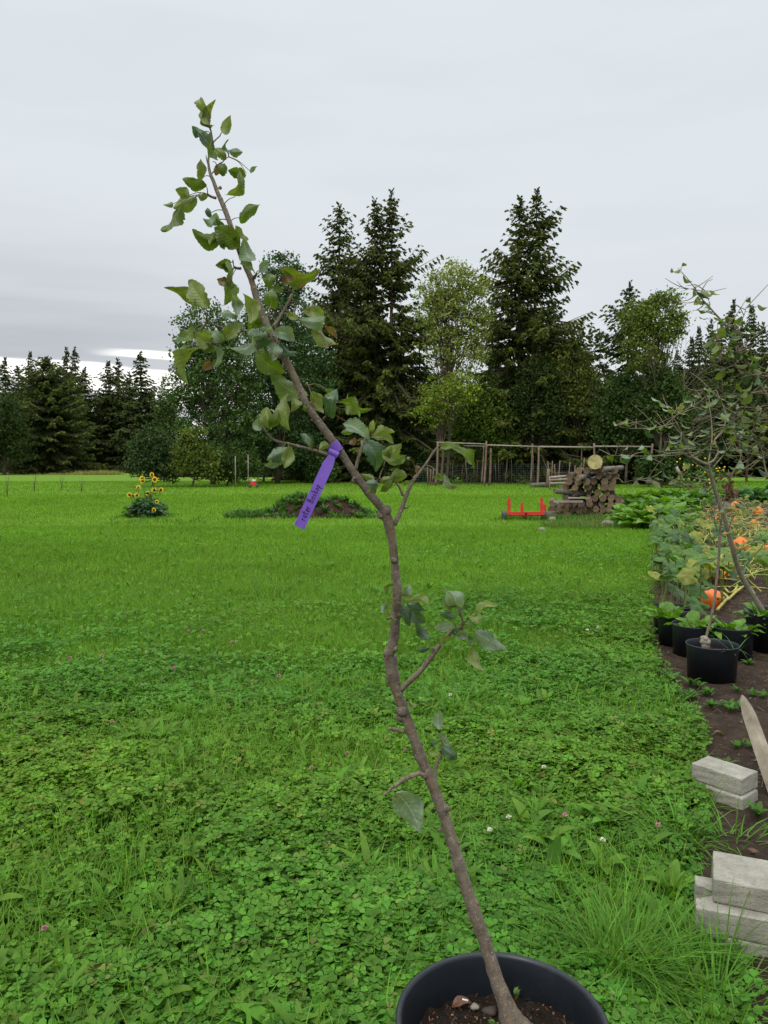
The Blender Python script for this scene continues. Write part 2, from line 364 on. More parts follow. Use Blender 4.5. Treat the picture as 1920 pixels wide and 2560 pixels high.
def in_poly(x, y, poly):
    r = np.zeros(np.shape(x), bool); n = len(poly); j = n-1
    for i in range(n):
        xi, yi = poly[i][:2]; xj, yj = poly[j][:2]
        c = ((yi > y) != (yj > y)) & (x < (xj-xi)*(y-yi)/(yj-yi+1e-12)+xi); r ^= c; j = i
    return r
edge = [G(a*S, b*S) for a, b in ((1600, 2330), (1590, 2212), (1560, 2090), (1500, 2000), (1485, 1900), (1505, 1830), (1500, 1760), (1490, 1680), (1510, 1600), (1450, 1530), (1415, 1440), (1400, 1380), (1402, 1290), (1405, 1245), (1425, 1200), (1420, 1160), (1385, 1120), (1345, 1090), (1330, 1072))]
soil_poly = [(e[0], e[1]) for e in edge]+[(8, 33), (26, 33), (26, 1), (3, 1), (edge[0][0], 1.0)]
# soil sheet: fine grid with clods, clipped to polygon
mb = MB(); st = .055
def sheet(poly, stp, x0, x1, y0, y1, amp):
    xs = np.arange(x0, x1, stp); ys = np.arange(y0, y1, stp); gx, gy = np.meshgrid(xs, ys, indexing='ij')
    z = .010+amp*(vnoise(gx, gy, 6)*.6+vnoise(gx, gy, 17, 1)*.4)+amp*.8*vnoise(gx, gy, 2, 2); ok = in_poly(gx+(vnoise(gx, gy, 3, 4)-.5)*.1, gy, poly)
    ii, jj = np.meshgrid(np.arange(len(xs)-1), np.arange(len(ys)-1), indexing='ij'); k = ok[:-1, :-1] & ok[1:, 1:] & ok[1:, :-1] & ok[:-1, 1:]
    ii = ii[k]; jj = jj[k]; W_ = len(ys); F = np.stack([ii*W_+jj, (ii+1)*W_+jj, (ii+1)*W_+jj+1, ii*W_+jj+1], 1)
    return np.stack([gx, gy, z], -1).reshape(-1, 3), F
v, f = sheet(soil_poly, .04, .8, 6.5, 1, 9.0, .035); mb.add(v, f)
v, f = sheet(soil_poly, .2, 1, 26, 8.9, 33, .05); mb.add(v, f)
tag(mb.build('soil_bed', M_soil), 'bare dark garden soil of the vegetable bed', None, kind='structure')
def is_soil(x, y): return in_poly(x, y, soil_poly)

# ---------------------------------------------------------------- lawn (near clover, blades everywhere)
def visible(x, y, z=0, m=260):
    px, py, f = proj(np.stack([x, y, np.full_like(x, z)], -1)); return (px > -m) & (px < 1920+m) & (py < 2560+500) & (f > .3)
POT = P(1262, 2552, 1.5); POTX, POTY, POTR = 0.239, 1.495, .218
def samp(n, y0, y1, m=260):
    y = np.sqrt(RNG.random(n)*(y1**2-y0**2)+y0**2); x = (RNG.random(n)*2-1)*(y*.5*1.1+m/FPX*y+.15)
    k = visible(x, y, 0, m) & ~is_soil(x+(RNG.random(n)-.5)*.16, y+(RNG.random(n)-.5)*.1); k &= (x-POTX)**2+(y-POTY)**2 > (POTR-.03)**2
    return x[k], y[k]
def clover_density(x, y): 
    a = vnoise(x, y, 1.1, 3)*.6+vnoise(x, y, 2.7, 4)*.4
    return np.clip((a-.22)*3.2, 0.2, 1)*np.clip(1.35-(y-3)/6.0+np.clip(x*.25, -.3, .45)+(vnoise(x, y, .45, 14)-.5)*.8, .05, 1)
th = []; lf = []
L7 = np.array([(0, 0), (.43, .34), (.54, .72), (.26, 1.0), (0, .93), (-.26, 1.0), (-.54, .72), (-.43, .34)])
tv = []; tf = []
for k in range(3):
    a = k*2*pi/3; b = len(tv)
    for (x, y) in L7:
        z = -.10*abs(x)*2*0+.22*abs(x)*1.2+ .10*y-.16*y*y; yy = y+.06
        tv.append((x*cos(a)-yy*sin(a), x*sin(a)+yy*cos(a), z))
    tf += [(b, b+1, b+2, b+4), (b+2, b+3, b+4, b+4), (b, b+4, b+6, b+7), (b+4, b+5, b+6, b+6)]
TQ = np.array([f for f in tf if f[2] != f[3]]); TT = np.array([f[:3] for f in tf if f[2] == f[3]])
CLV = (np.array(tv), [TQ, TT])
def green(n, base, j=.25, patch=None, hue=.12):
    b = np.asarray(base)*(1+j*(RNG.random((n, 1))*2-1)); b = b*(1+hue*(RNG.random((n, 3))*2-1)); 
    if patch is not None: b = b*patch[:, None]
    if n > 2000: b = np.where(RNG.random((n, 1)) < .03, b*np.array((1.7, .95, 1.8)), b)
    return b
def canopy(x, y): return .022+.085*vnoise(x, y, 2.3, 7)+.045*vnoise(x, y, 6, 8)
lawn = MB()
def add_clover(n, y0, y1, size):
    x, y = samp(n, y0, y1); k = RNG.random(len(x)) < clover_density(x, y); x = x[k]; y = y[k]; n = len(x)
    dpt = RNG.random(n)**1.6; z = canopy(x, y)*(1-.75*dpt)+.008
    R = rotz(RNG.random(n)*2*pi)@rotx((RNG.random(n)-.5)*1.0)@roty((RNG.random(n)-.5)*1.0)@rotz(RNG.random(n)*2*pi)
    pat = .85+.35*vnoise(x, y, 1.7, 11)
    c = green(n, (.100, .220, .026), .34, pat); hu = vnoise(x, y, .8, 31)[:, None]; c = c*(1+(hu-.5)*np.array((.45, .10, -.2))); 
    scatter(lawn, CLV[0], CLV[1], R, np.stack([x, y, z], -1), size*(.55+.75*RNG.random(n)), c)
    return x, y, z
cx_, cy_, cz_ = add_clover(44000, 1.0, 2.6, .0205)
add_clover(90000, 2.6, 4.8, .0200)
add_clover(100000, 4.8, 8.5, .019)
add_clover(50000, 8.5, 14, .020)
# stems of the nearest clover
k = RNG.random(len(cx_)) < .35
SV = np.array([(-.5, 0, 0), (.5, 0, 0), (.5, .1, -1), (-.5, .1, -1)]); SF = np.array([(0, 1, 2, 3)])
n = k.sum(); scatter(lawn, SV, SF, rotz(RNG.random(n)*6.3), np.stack([cx_[k], cy_[k], cz_[k]-.001], -1), np.stack([np.full(n, .0012), np.full(n, .08), cz_[k]*.95], -1), green(n, (.07, .15, .03)))
# grass blades: 3-segment bent ribbons
def blade(seg, bend):
    t = np.linspace(0, 1, seg+1); V = []; F = []
    for i, a in enumerate(t):
        w_ = .5*(1-a**2.2)+.02; y = bend*a**2; z = a*(1-.35*bend*a)
        V += [(-w_, y, z), (w_, y, z)]
    for i in range(seg): F.append((2*i, 2*i+1, 2*i+3, 2*i+2))
    return np.array(V), np.array(F)
BL = [blade(4, b) for b in (.25, .6, 1.0)]; BS = [blade(2, b) for b in (.3, .7, 1.1)]
def add_blades(n, y0, y1, w_, h, tmpl, base, dens=None):
    x, y = samp(n, y0, y1)
    if dens is not None: k = RNG.random(len(x)) < dens(x, y); x = x[k]; y = y[k]
    idx = RNG.integers(0, 3, len(x))
    for q in range(3):
        k = idx == q; xx, yy = x[k], y[k]; m = len(xx)
        hh = h*(.45+.8*RNG.random(m))*(.75+.5*vnoise(xx, yy, .9, 21)); R = rotz(RNG.random(m)*2*pi)@rotx((RNG.random(m)-.5)*.7)
        pat = (.80+.25*vnoise(xx, yy, .35, 5)+.22*vnoise(xx, yy, 1.6, 6))
        sc = np.stack([np.broadcast_to(w_(yy) if callable(w_) else w_, (m,)), hh, hh], -1)
        scatter(lawn, tmpl[q][0], tmpl[q][1], R, np.stack([xx, yy, np.zeros(m)], -1), sc, green(m, base, .3, pat))
gd = lambda x, y: np.clip(1.25-clover_density(x, y)*.75, .45, 1)
add_blades(14000, 1.0, 2.6, .0040, .15, BL, (.125, .255, .028), gd)
add_blades(52000, 2.6, 5.0, .0038, .145, BL, (.125, .255, .028), gd)
add_blades(190000, 5.0, 9.0, .0044, .115, BS, (.132, .268, .026), gd)
add_blades(280000, 9.0, 18, lambda y: .0005*y+.001, .085, BS, (.136, .275, .023))
add_blades(220000, 18, 36, lambda y: .0006*y, .085, BS, (.146, .286, .022))
add_blades(90000, 36, 62, lambda y: .0007*y, .09, BS, (.146, .286, .022))
tag(lawn.build('lawn_grass', M_lawn), 'mown meadow grass thick with clover', None, kind='stuff')

# broad leaves of plantain and dandelion between the clover
def lance(seg=6, wid=.22, lob=0, bend=.5):
    V = []; F = []
    for i in range(seg+1):
        a = i/seg; w_ = wid*(sin(pi*min(1, a*.9+.07))**.8)*(1+lob*((i % 2)*2-1)); y = a; z = .55*a-bend*a*a
        V += [(-w_, y, z+.25*w_), (0, y, z), (w_, y, z+.25*w_)]
    for i in range(seg): b = 3*i; F += [(b, b+1, b+4, b+3), (b+1, b+2, b+5, b+4)]
    return np.array(V), np.array(F)
weeds = MB()
LT = [lance(7, .10, 0, .35), lance(7, .17, 0, .55), lance(9, .13, .35, .5), lance(6, .08, 0, .1)]
def rosette(x, y, size, t, n=7, base=(.07, .18, .022), z=.02, mbx=weeds, up=0):
    a = np.arange(n)/n*2*pi+RNG.random(n)*.6; R = rotz(a)@rotx(up+RNG.random(n)*.5-.1)
    scatter(mbx, LT[t][0], LT[t][1], R, np.tile((x, y, z), (n, 1)), size*(.6+.6*RNG.random(n)), green(n, base, .15))
for (n, y0, y1, s0) in ((260, 1.0, 2.6, .10), (420, 2.6, 5, .105), (420, 5, 9, .09), (260, 9, 16, .10)):
    x, y = samp(n, y0, y1, 100); 
    for a, b in zip(x, y): rosette(a, b, s0*(.6+.7*random.random()), random.choice((0, 0, 1, 2, 3)), random.randint(4, 8), z=.035, up=.35, base=(.112, .235, .030))
tag(weeds.build('broad_leaved_weeds', M_lawn), 'plantain and dandelion leaves among the clover', None, kind='stuff')

# ---------------------------------------------------------------- leaf with real blade (apple, lettuce, pumpkin)
def blade_leaf(mb, b, t, width, side, col, curl=.15, fold=.25, brown=0, nu=14, nv=6, ser=.05, shape='apple', ripple=.03, rg=random, ragp=.0):
    b = np.asarray(b, float); t = np.asarray(t, float); L = t-b; ln = np.linalg.norm(L); L = L/ln
    W_ = side-L*np.dot(side, L); W_ /= np.linalg.norm(W_); Nn = np.cross(L, W_)
    u = np.linspace(0, 1, nu+1); v = np.linspace(-1, 1, nv+1); U, V = np.meshgrid(u, v, indexing='ij')
    if shape == 'apple': prof = np.sin(pi*np.clip(u, 0, 1)**.84)**.80
    elif shape == 'round': prof = (np.sin(pi*(u*.86+.14)**1.1))**.5; prof[0] = .55; prof[-1] = .05
    else: prof = np.sin(pi*(u*.93+.05))**.7
    prof = np.clip(prof, .0, 1); sr = 1+ser*np.where(np.arange(nu+1) % 2, 1, -1)*1.0
    rag = 1-np.array([[.28*rg.random() if rg.random() < ragp else .05*rg.random() for _ in (0, 1)] for _ in range(nu+1)]); ed = np.where(V > .99, rag[:, :1], np.where(V < -.99, rag[:, 1:], 1.0)); half = width/2*prof[:, None]*np.where(np.abs(V) > .99, sr[:, None], 1)*ed
    ph = rg.random()*6; asym = 1+.12*(rg.random()-.5)*np.sign(V)
    x = U*ln; wv = V*half*asym; z = fold*np.abs(V)*half-curl*ln*(U-.5)**2*2.2+ripple*ln*np.sin(U*11+ph+V*2)*np.abs(V)**2
    pts = b+x[..., None]*L+wv[..., None]*W_+z[..., None]*Nn
    # sideways sway of the midrib
    pts = pts+((rg.random()-.5)*.18*ln*np.sin(pi*U))[..., None]*W_
    i, j = np.meshgrid(np.arange(nu), np.arange(nv), indexing='ij'); i = i.ravel(); j = j.ravel(); w_ = nv+1
    F = np.stack([i*w_+j, i*w_+j+1, (i+1)*w_+j+1, (i+1)*w_+j], 1)
    c = np.tile(np.append(np.asarray(col), brown), ((nu+1)*(nv+1), 1)); mb.add(pts.reshape(-1, 3), F, c, np.stack([U, V], -1).reshape(-1, 2))
    return pts
LC = {'g': (.112, .172, .022), 'y': (.190, .240, .068), 'p': (.190, .260, .165), 'd': (.070, .125, .062), 'b': (.18, .12, .05)}  # pale tone includes reflected sky, bright green includes light through the blade

# ---------------------------------------------------------------- the near pot and the labelled apple tree
D0 = 1.56
ZO = {'A': (380, 200, 3.1904), 'B': (380, 620, 3.1904), 'C': (600, 950, 2.5523), 'D': (850, 1400, 3.318), 'E': (850, 1800, 2.765), 'F': (1450, 700, 3.1596), 'H': (1600, 1100, 5.184)}
def zp(k, x, y): o = ZO[k]; return o[0]+x/o[2], o[1]+y/o[2]
def pot(name, label, cx, cy, R, H, rb, soil_z, group=None, lipw=.012, wall=.006):
    t = thing(name, label, 'plant pot', (cx, cy, 0), group)
    prof = [(rb*.97, .004), (rb, .0), (R-.012, H-.035), (R-.008, H-.030), (R-.006, H-.008), (R-.002, H-.001), (R-.006, H+.003), (R-lipw, H+.002), (R-lipw-.004, H-.006), (R-lipw-.006, H-.04), (rb-.002, .012)]
    k = 96; a = np.arange(k)/k*2*pi; V = np.concatenate([np.stack([np.cos(a)*r, np.sin(a)*r, np.full(k, z)], 1) for r, z in prof])
    F = []; n = len(prof)
    for i in range(n-1):
        for j in range(k): F.append((i*k+j, i*k+(j+1) % k, (i+1)*k+(j+1) % k, (i+1)*k+j))
    mb = MB(); mb.add(V, [np.array(F), np.arange(k)[None], (np.arange(k)+(n-1)*k)[::-1][None]]); mb.build('pot_wall', M_pot, t)
    mb = MB(); kr, ka = 26, 72; rs = rb+(R-rb)*soil_z/H-.007; r = np.linspace(0, rs, kr); a = np.arange(ka)/ka*2*pi
    rr, aa = np.meshgrid(r, a, indexing='ij'); x = rr*np.cos(aa); y = rr*np.sin(aa); z = soil_z+.02*(vnoise(x+cx, y+cy, 30)-.5)+.018*(vnoise(x+cx, y+cy, 75, 3)-.5)
    F = [(i*ka+j, i*ka+(j+1) % ka, (i+1)*ka+(j+1) % ka, (i+1)*ka+j) for i in range(kr-1) for j in range(ka)]
    mb.add(np.stack([x, y, z], -1).reshape(-1, 3), np.array(F)); 
    # crumbs, chips and bits of straw lie in the soil surface
    n = int(1000*(R/.22)); a = RNG.random(n)*6.28; q = np.sqrt(RNG.random(n))*rs*.97; CV = np.array([(-.5, -.3, -.1), (.5, -.3, .05), (.4, .35, 0), (-.4, .3, .1), (0, 0, .45)]); CF = np.array([(0, 1, 4), (1, 2, 4), (2, 3, 4), (3, 0, 4)])
    cc = np.array([(1, 1, 1), (2.2, 2.0, 1.8), (5, 3.5, 2.3), (3, 2.2, 1.6), (1, 1, 1)])[RNG.integers(0, 5, n)]
    mb.add(np.zeros((1, 3)), np.zeros((0, 3), int)); pos = np.stack([q*np.cos(a), q*np.sin(a), soil_z+.002+.02*(vnoise(q*np.cos(a)+cx, q*np.sin(a)+cy, 30)-.5)], -1)
    mb2 = MB(); scatter(mb2, CV, CF, rot_rand(n, RNG)*1.0, pos, np.stack([.004+.010*RNG.random(n), .003+.004*RNG.random(n), .003+.004*RNG.random(n)], -1), cc*.55)
    for v_, f_, c_ in zip(mb2.v, mb2.f, mb2.c): mb.add(v_, f_, c_, mi=1)
    mb.build('potting_soil', [M_psoil, M_crumb], t); return t
M_crumb = simple('soil_crumb', (.06, .04, .028), (.12, .085, .06), 60, .9, .1, .3)
pot('plant_pot', 'large black plastic pot at the bottom edge holding the labelled apple tree', POTX, POTY, .218, .372, .178, .283)
# small things lying on that soil
mb = MB(); 
def pebble(mb, c, s, seed):
    rg = np.random.default_rng(seed); nu, nv = 8, 12; V = []
    for i in range(nu+1):
        for j in range(nv):
            th_ = pi*i/nu; ph = 2*pi*j/nv; d = 1+.18*sin(3*ph+seed)*sin(th_)+.1*(rg.random()-.5)*sin(th_); V.append((sin(th_)*cos(ph)*d, sin(th_)*sin(ph)*d, cos(th_)*d))
    F = np.array([(i*nv+j, (i+1)*nv+j, (i+1)*nv+(j+1) % nv, i*nv+(j+1) % nv) for i in range(nu) for j in range(nv)])
    mb.add(np.array(V)*np.asarray(s)+np.asarray(c), F)
q = G(1187, 2494, .312); pebble(mb, (0, 0, 0), (.010, .009, .006), 3)
o = mb.build('pebble', M_stone); o.location = (*q[:2], .291); tag(o, 'grey pebble on the soil of the near pot', 'stone')
mb = MB(); pebble(mb, (0, 0, 0), (.017, .013, .008), 5); q = G(1225, 2505, .31); o = mb.build('pebble', simple('clay_brown', (.035, .024, .018), (.06, .042, .032), 20)); o.location = (*q[:2], .289); tag(o, 'brown clay lump beside the trunk in the near pot', 'stone')
mb = MB(); q = G(1130, 2495, .315); blade_leaf(mb, (0, 0, .004), (.045, .010, .008), .024, np.array((0, 1, .3)), (.17, .065, .03), .3, .4, 1, 8, 6); o = mb.build('dry_leaf', M_leaf2); o.location = (*q[:2], .294); tag(o, 'curled brown dry leaf on the soil of the near pot', 'leaf')
mb = MB(); q = G(1157, 2480, .32); tube(mb, [(-.012, 0, .003), (0, .002, .006), (.012, .001, .004)], [.003, .0045, .003], 8, (1, 1, 1)); o = mb.build('pale_chip', M_white); o.location = (*q[:2], .294); tag(o, 'small white chip beside the dry leaf in the near pot', 'stone')

skel = []      # samples of wood for attaching petioles: (px,py,world point)
def wood(mb, pix, rad, dep, k=10, jit=.10, n=4, record=True, seed=0):
    pts = np.array([P(x, y, d) for (x, y), d in zip(pix, dep)]); r = np.asarray(rad)*pxm(D0)/2
    p, rr = smooth(pts, r, n); rg = np.random.default_rng(seed); rr = rr*(1+.06*(rg.random(len(rr))-.5)*2); tube(mb, p, rr, k, (1, 1, 1), jit, seed=seed)
    if record:
        X_, Y_, _ = proj(p); skel.extend([(a, b, q_, rq) for a, b, q_, rq in zip(X_, Y_, p, rr)])
    return p, rr
trunk_px = [(1300, 2600), (1282, 2560), (1266, 2516), (1240, 2444), (1222, 2386), (1204, 2332), (1186, 2281), (1168, 2227), (1150, 2169), (1136, 2122), (1118, 2064), (1105, 2024), (1085, 1974), (1071, 1937), (1052, 1895), (1038, 1855), (1019, 1803), (1004, 1762), (993, 1731), (982, 1701), (976, 1671), (972, 1640), (980, 1617), (986, 1590), (989, 1551), (992, 1515), (993, 1475), (989, 1436), (986, 1400), (980, 1350), (973, 1314), (963, 1283), (945, 1259), (925, 1236), (902, 1205), (882, 1177), (859, 1142), (835, 1107), (812, 1075), (788, 1044), (765, 1009), (750, 975), (731, 933), (712, 896), (693, 864), (675, 827), (660, 795), (646, 758), (637, 730), (628, 698), (616, 670), (606, 645), (596, 620), (588, 600), (574, 557), (565, 532), (555, 507), (543, 479), (534, 454), (525, 432), (521, 404), (524, 375), (529, 350), (527, 328)]
trunk_r = [130, 86, 54, 46, 44, 43, 42, 41, 41, 38, 37, 37, 36, 37, 36, 35, 33, 34, 32, 31, 30, 31, 32, 27, 26, 27, 27, 25, 24, 25, 28, 27, 24, 23, 22, 21, 21, 22, 21, 21, 20, 20, 19, 19, 18, 18, 18, 18, 17, 16, 16, 16, 15, 15, 14, 14, 13, 12, 10, 8, 6, 5, 4, 3]
nT = len(trunk_px); dT = [1.60-.06*min(1, i/20)+.05*sin(i*.11) for i in range(nT)]
root = P(*trunk_px[1], dT[1])
apple = thing('apple_tree', 'slender leaning young apple tree with purple label growing in the near black pot', 'tree', (0, 0, 0))
trunk_r = [r*(.80 if i > 2 and i < 20 else .88) for i, r in enumerate(trunk_r)]
mb = MB(); ctrunk, rtrunk = wood(mb, trunk_px, trunk_r, dT, 16, .12, 4, seed=1)
def knob(mb, k, x, y, r, toward=-.012, sq=.7, seed=0):
    px, py = zp(k, x, y); i = min(range(len(skel)), key=lambda q: (skel[q][0]-px)**2+(skel[q][1]-py)**2); c = P(px, py, skel[i][2][1]+toward)
    R_ = r/ZO[k][2]*pxm(D0); pebble(mb, c, (R_, R_*sq, R_), seed)
for a in (('D', 520, 1250, 50, -.008), ('E', 738, 612, 26, -.010), ('E', 835, 1045, 34, -.004), ('E', 690, 762, 16, 0), ('E', 905, 1372, 22, 0), ('E', 940, 1265, 22, -.004), ('D', 405, 775, 46, -.003), ('D', 450, 735, 34, -.006), ('D', 492, 455, 26, -.006), ('D', 465, 1110, 26, 0), ('C', 935, 830, 34, -.003), ('E', 590, 375, 34, -.006), ('A', 580, 1003, 10, 0), ('A', 545, 860, 14, 0), ('D', 395, 1015, 18, 0), ('C', 735, 640, 22, 0), ('C', 985, 1150, 20, -.008), ('B', 1265, 1235, 12, -.006), ('E', 1030, 1665, 16, -.008), ('E', 455, 205, 14, 0), ('E', 715, 640, 34, -.004), ('E', 800, 1020, 36, 0), ('E', 820, 850, 16, 0), ('D', 525, 1290, 62, 0), ('D', 480, 1180, 30, 0), ('C', 905, 860, 30, 0), ('E', 1020, 1500, 22, -.002), ('E', 1110, 1800, 26, -.004)):
    knob(mb, *a, seed=int(a[1]))
mb.build('trunk', M_bark, apple)
BR = [('D', [(505, 1075), (540, 1040), (600, 985), (680, 905), (760, 800), (830, 705), (905, 615), (950, 570), (1000, 560)], [17, 15, 14, 13, 12, 11, 10, 9, 6], -.03),
 ('D', [(1000, 570), (1020, 520), (1005, 465), (990, 415)], [7, 6, 5, 3], -.03), ('D', [(1000, 560), (1040, 510), (1060, 495)], [5, 4, 3], -.03),
 ('D', [(770, 775), (775, 745), (765, 725)], [9, 7, 5], -.02), ('D', [(478, 1030), (470, 960), (462, 880), (458, 790)], [16, 14, 12, 11], .012),
 ('C', [(985, 925), (1010, 870), (1035, 810), (1060, 740), (1085, 680), (1115, 625), (1135, 605)], [12, 12, 11, 10, 9, 9, 9], .02),
 ('C', [(1135, 605), (1165, 565), (1200, 515), (1235, 460), (1262, 425)], [7, 6, 6, 5, 3], .02), ('C', [(1040, 740), (1020, 690), (1000, 660)], [7, 6, 5], .02), ('C', [(1048, 820), (1080, 806)], [6, 4], .02), ('C', [(1135, 605), (1120, 575), (1140, 560)], [4, 3, 2], .02),
 ('C', [(850, 740), (862, 700), (878, 660), (885, 640)], [8, 7, 6, 5], -.01), ('C', [(885, 640), (900, 590), (915, 560)], [4, 3, 2], -.01), ('C', [(740, 570), (752, 510), (772, 450), (790, 400), (805, 365)], [9, 8, 8, 7, 5], .02),
 ('C', [(740, 650), (728, 622)], [8, 6], -.01), ('C', [(580, 480), (545, 472), (480, 452), (400, 430), (330, 412), (260, 398), (205, 375), (160, 320), (125, 262)], [9, 8, 8, 7, 7, 7, 6, 5, 4], -.03),
 ('B', [(920, 700), (890, 712), (860, 712)], [10, 9, 6], -.02), ('B', [(925, 705), (850, 680), (740, 660), (650, 685), (560, 720)], [7, 6, 6, 5, 3], -.03), ('B', [(740, 660), (640, 640), (560, 635), (500, 612), (440, 598)], [6, 5, 5, 5, 4], -.03),
 ('B', [(970, 625), (1010, 570), (1050, 500), (1090, 430), (1108, 385), (1122, 365)], [9, 8, 8, 7, 7, 4], .02), ('B', [(1110, 380), (1125, 330), (1140, 290)], [4, 3, 2], .02), ('B', [(990, 590), (965, 560), (930, 540)], [3, 3, 2], .02),
 ('B', [(800, 262), (812, 235), (830, 215)], [9, 8, 6], -.01), ('B', [(712, 162), (680, 162), (652, 150)], [7, 6, 5], 0), ('B', [(1235, 1095), (1235, 1075)], [8, 6], -.01), ('B', [(1370, 1365), (1385, 1345)], [7, 5], -.01), ('B', [(1290, 1385), (1268, 1372)], [6, 4], -.01),
 ('A', [(512, 942), (475, 932), (445, 915)], [7, 6, 6], 0), ('A', [(482, 505), (510, 475), (540, 448)], [4, 3, 3], 0), ('A', [(478, 450), (470, 400), (458, 362)], [4, 3, 2], 0), ('A', [(480, 745), (520, 700), (580, 635), (612, 612)], [3, 3, 3, 2], 0), ('A', [(462, 720), (440, 650), (430, 600)], [3, 3, 2], 0),
 ('D', [(418, 480), (385, 490)], [7, 5], -.01), ('D', [(495, 455), (522, 440)], [7, 6], -.01),
 ('E', [(590, 362), (540, 372), (480, 392), (430, 418), (390, 450), (350, 470)], [15, 12, 12, 11, 11, 9], -.02), ('E', [(355, 468), (330, 500), (300, 520)], [7, 6, 4], -.02), ('E', [(648, 408), (660, 350), (675, 290), (698, 235), (708, 175), (704, 148)], [11, 9, 8, 8, 7, 5], .015), ('E', [(700, 240), (715, 225)], [5, 3], .015),
 ('E', [(442, 82), (400, 68), (360, 60), (332, 58)], [10, 9, 8, 7], -.01), ('E', [(365, 65), (345, 88)], [6, 5], -.01)]
for bi, (k, pts, r, dd) in enumerate(BR):
    mb = MB(); px = [zp(k, *q) for q in pts]; i = min(range(len(ctrunk)*1), key=lambda q: (skel[q][0]-px[0][0])**2+(skel[q][1]-px[0][1])**2); d0 = skel[i][2][1]
    if (skel[i][0]-px[0][0])**2+(skel[i][1]-px[0][1])**2 > 400:
        i = min(range(len(skel)), key=lambda q: (skel[q][0]-px[0][0])**2+(skel[q][1]-px[0][1])**2); d0 = skel[i][2][1]; dd *= .3
    dep = [d0+dd*(j/max(1, len(px)-1)) for j in range(len(px))]
    wood(mb, px, np.array(r, float), dep, 8, .16, 4, seed=bi+10); mb.build('branch', M_bark, apple)

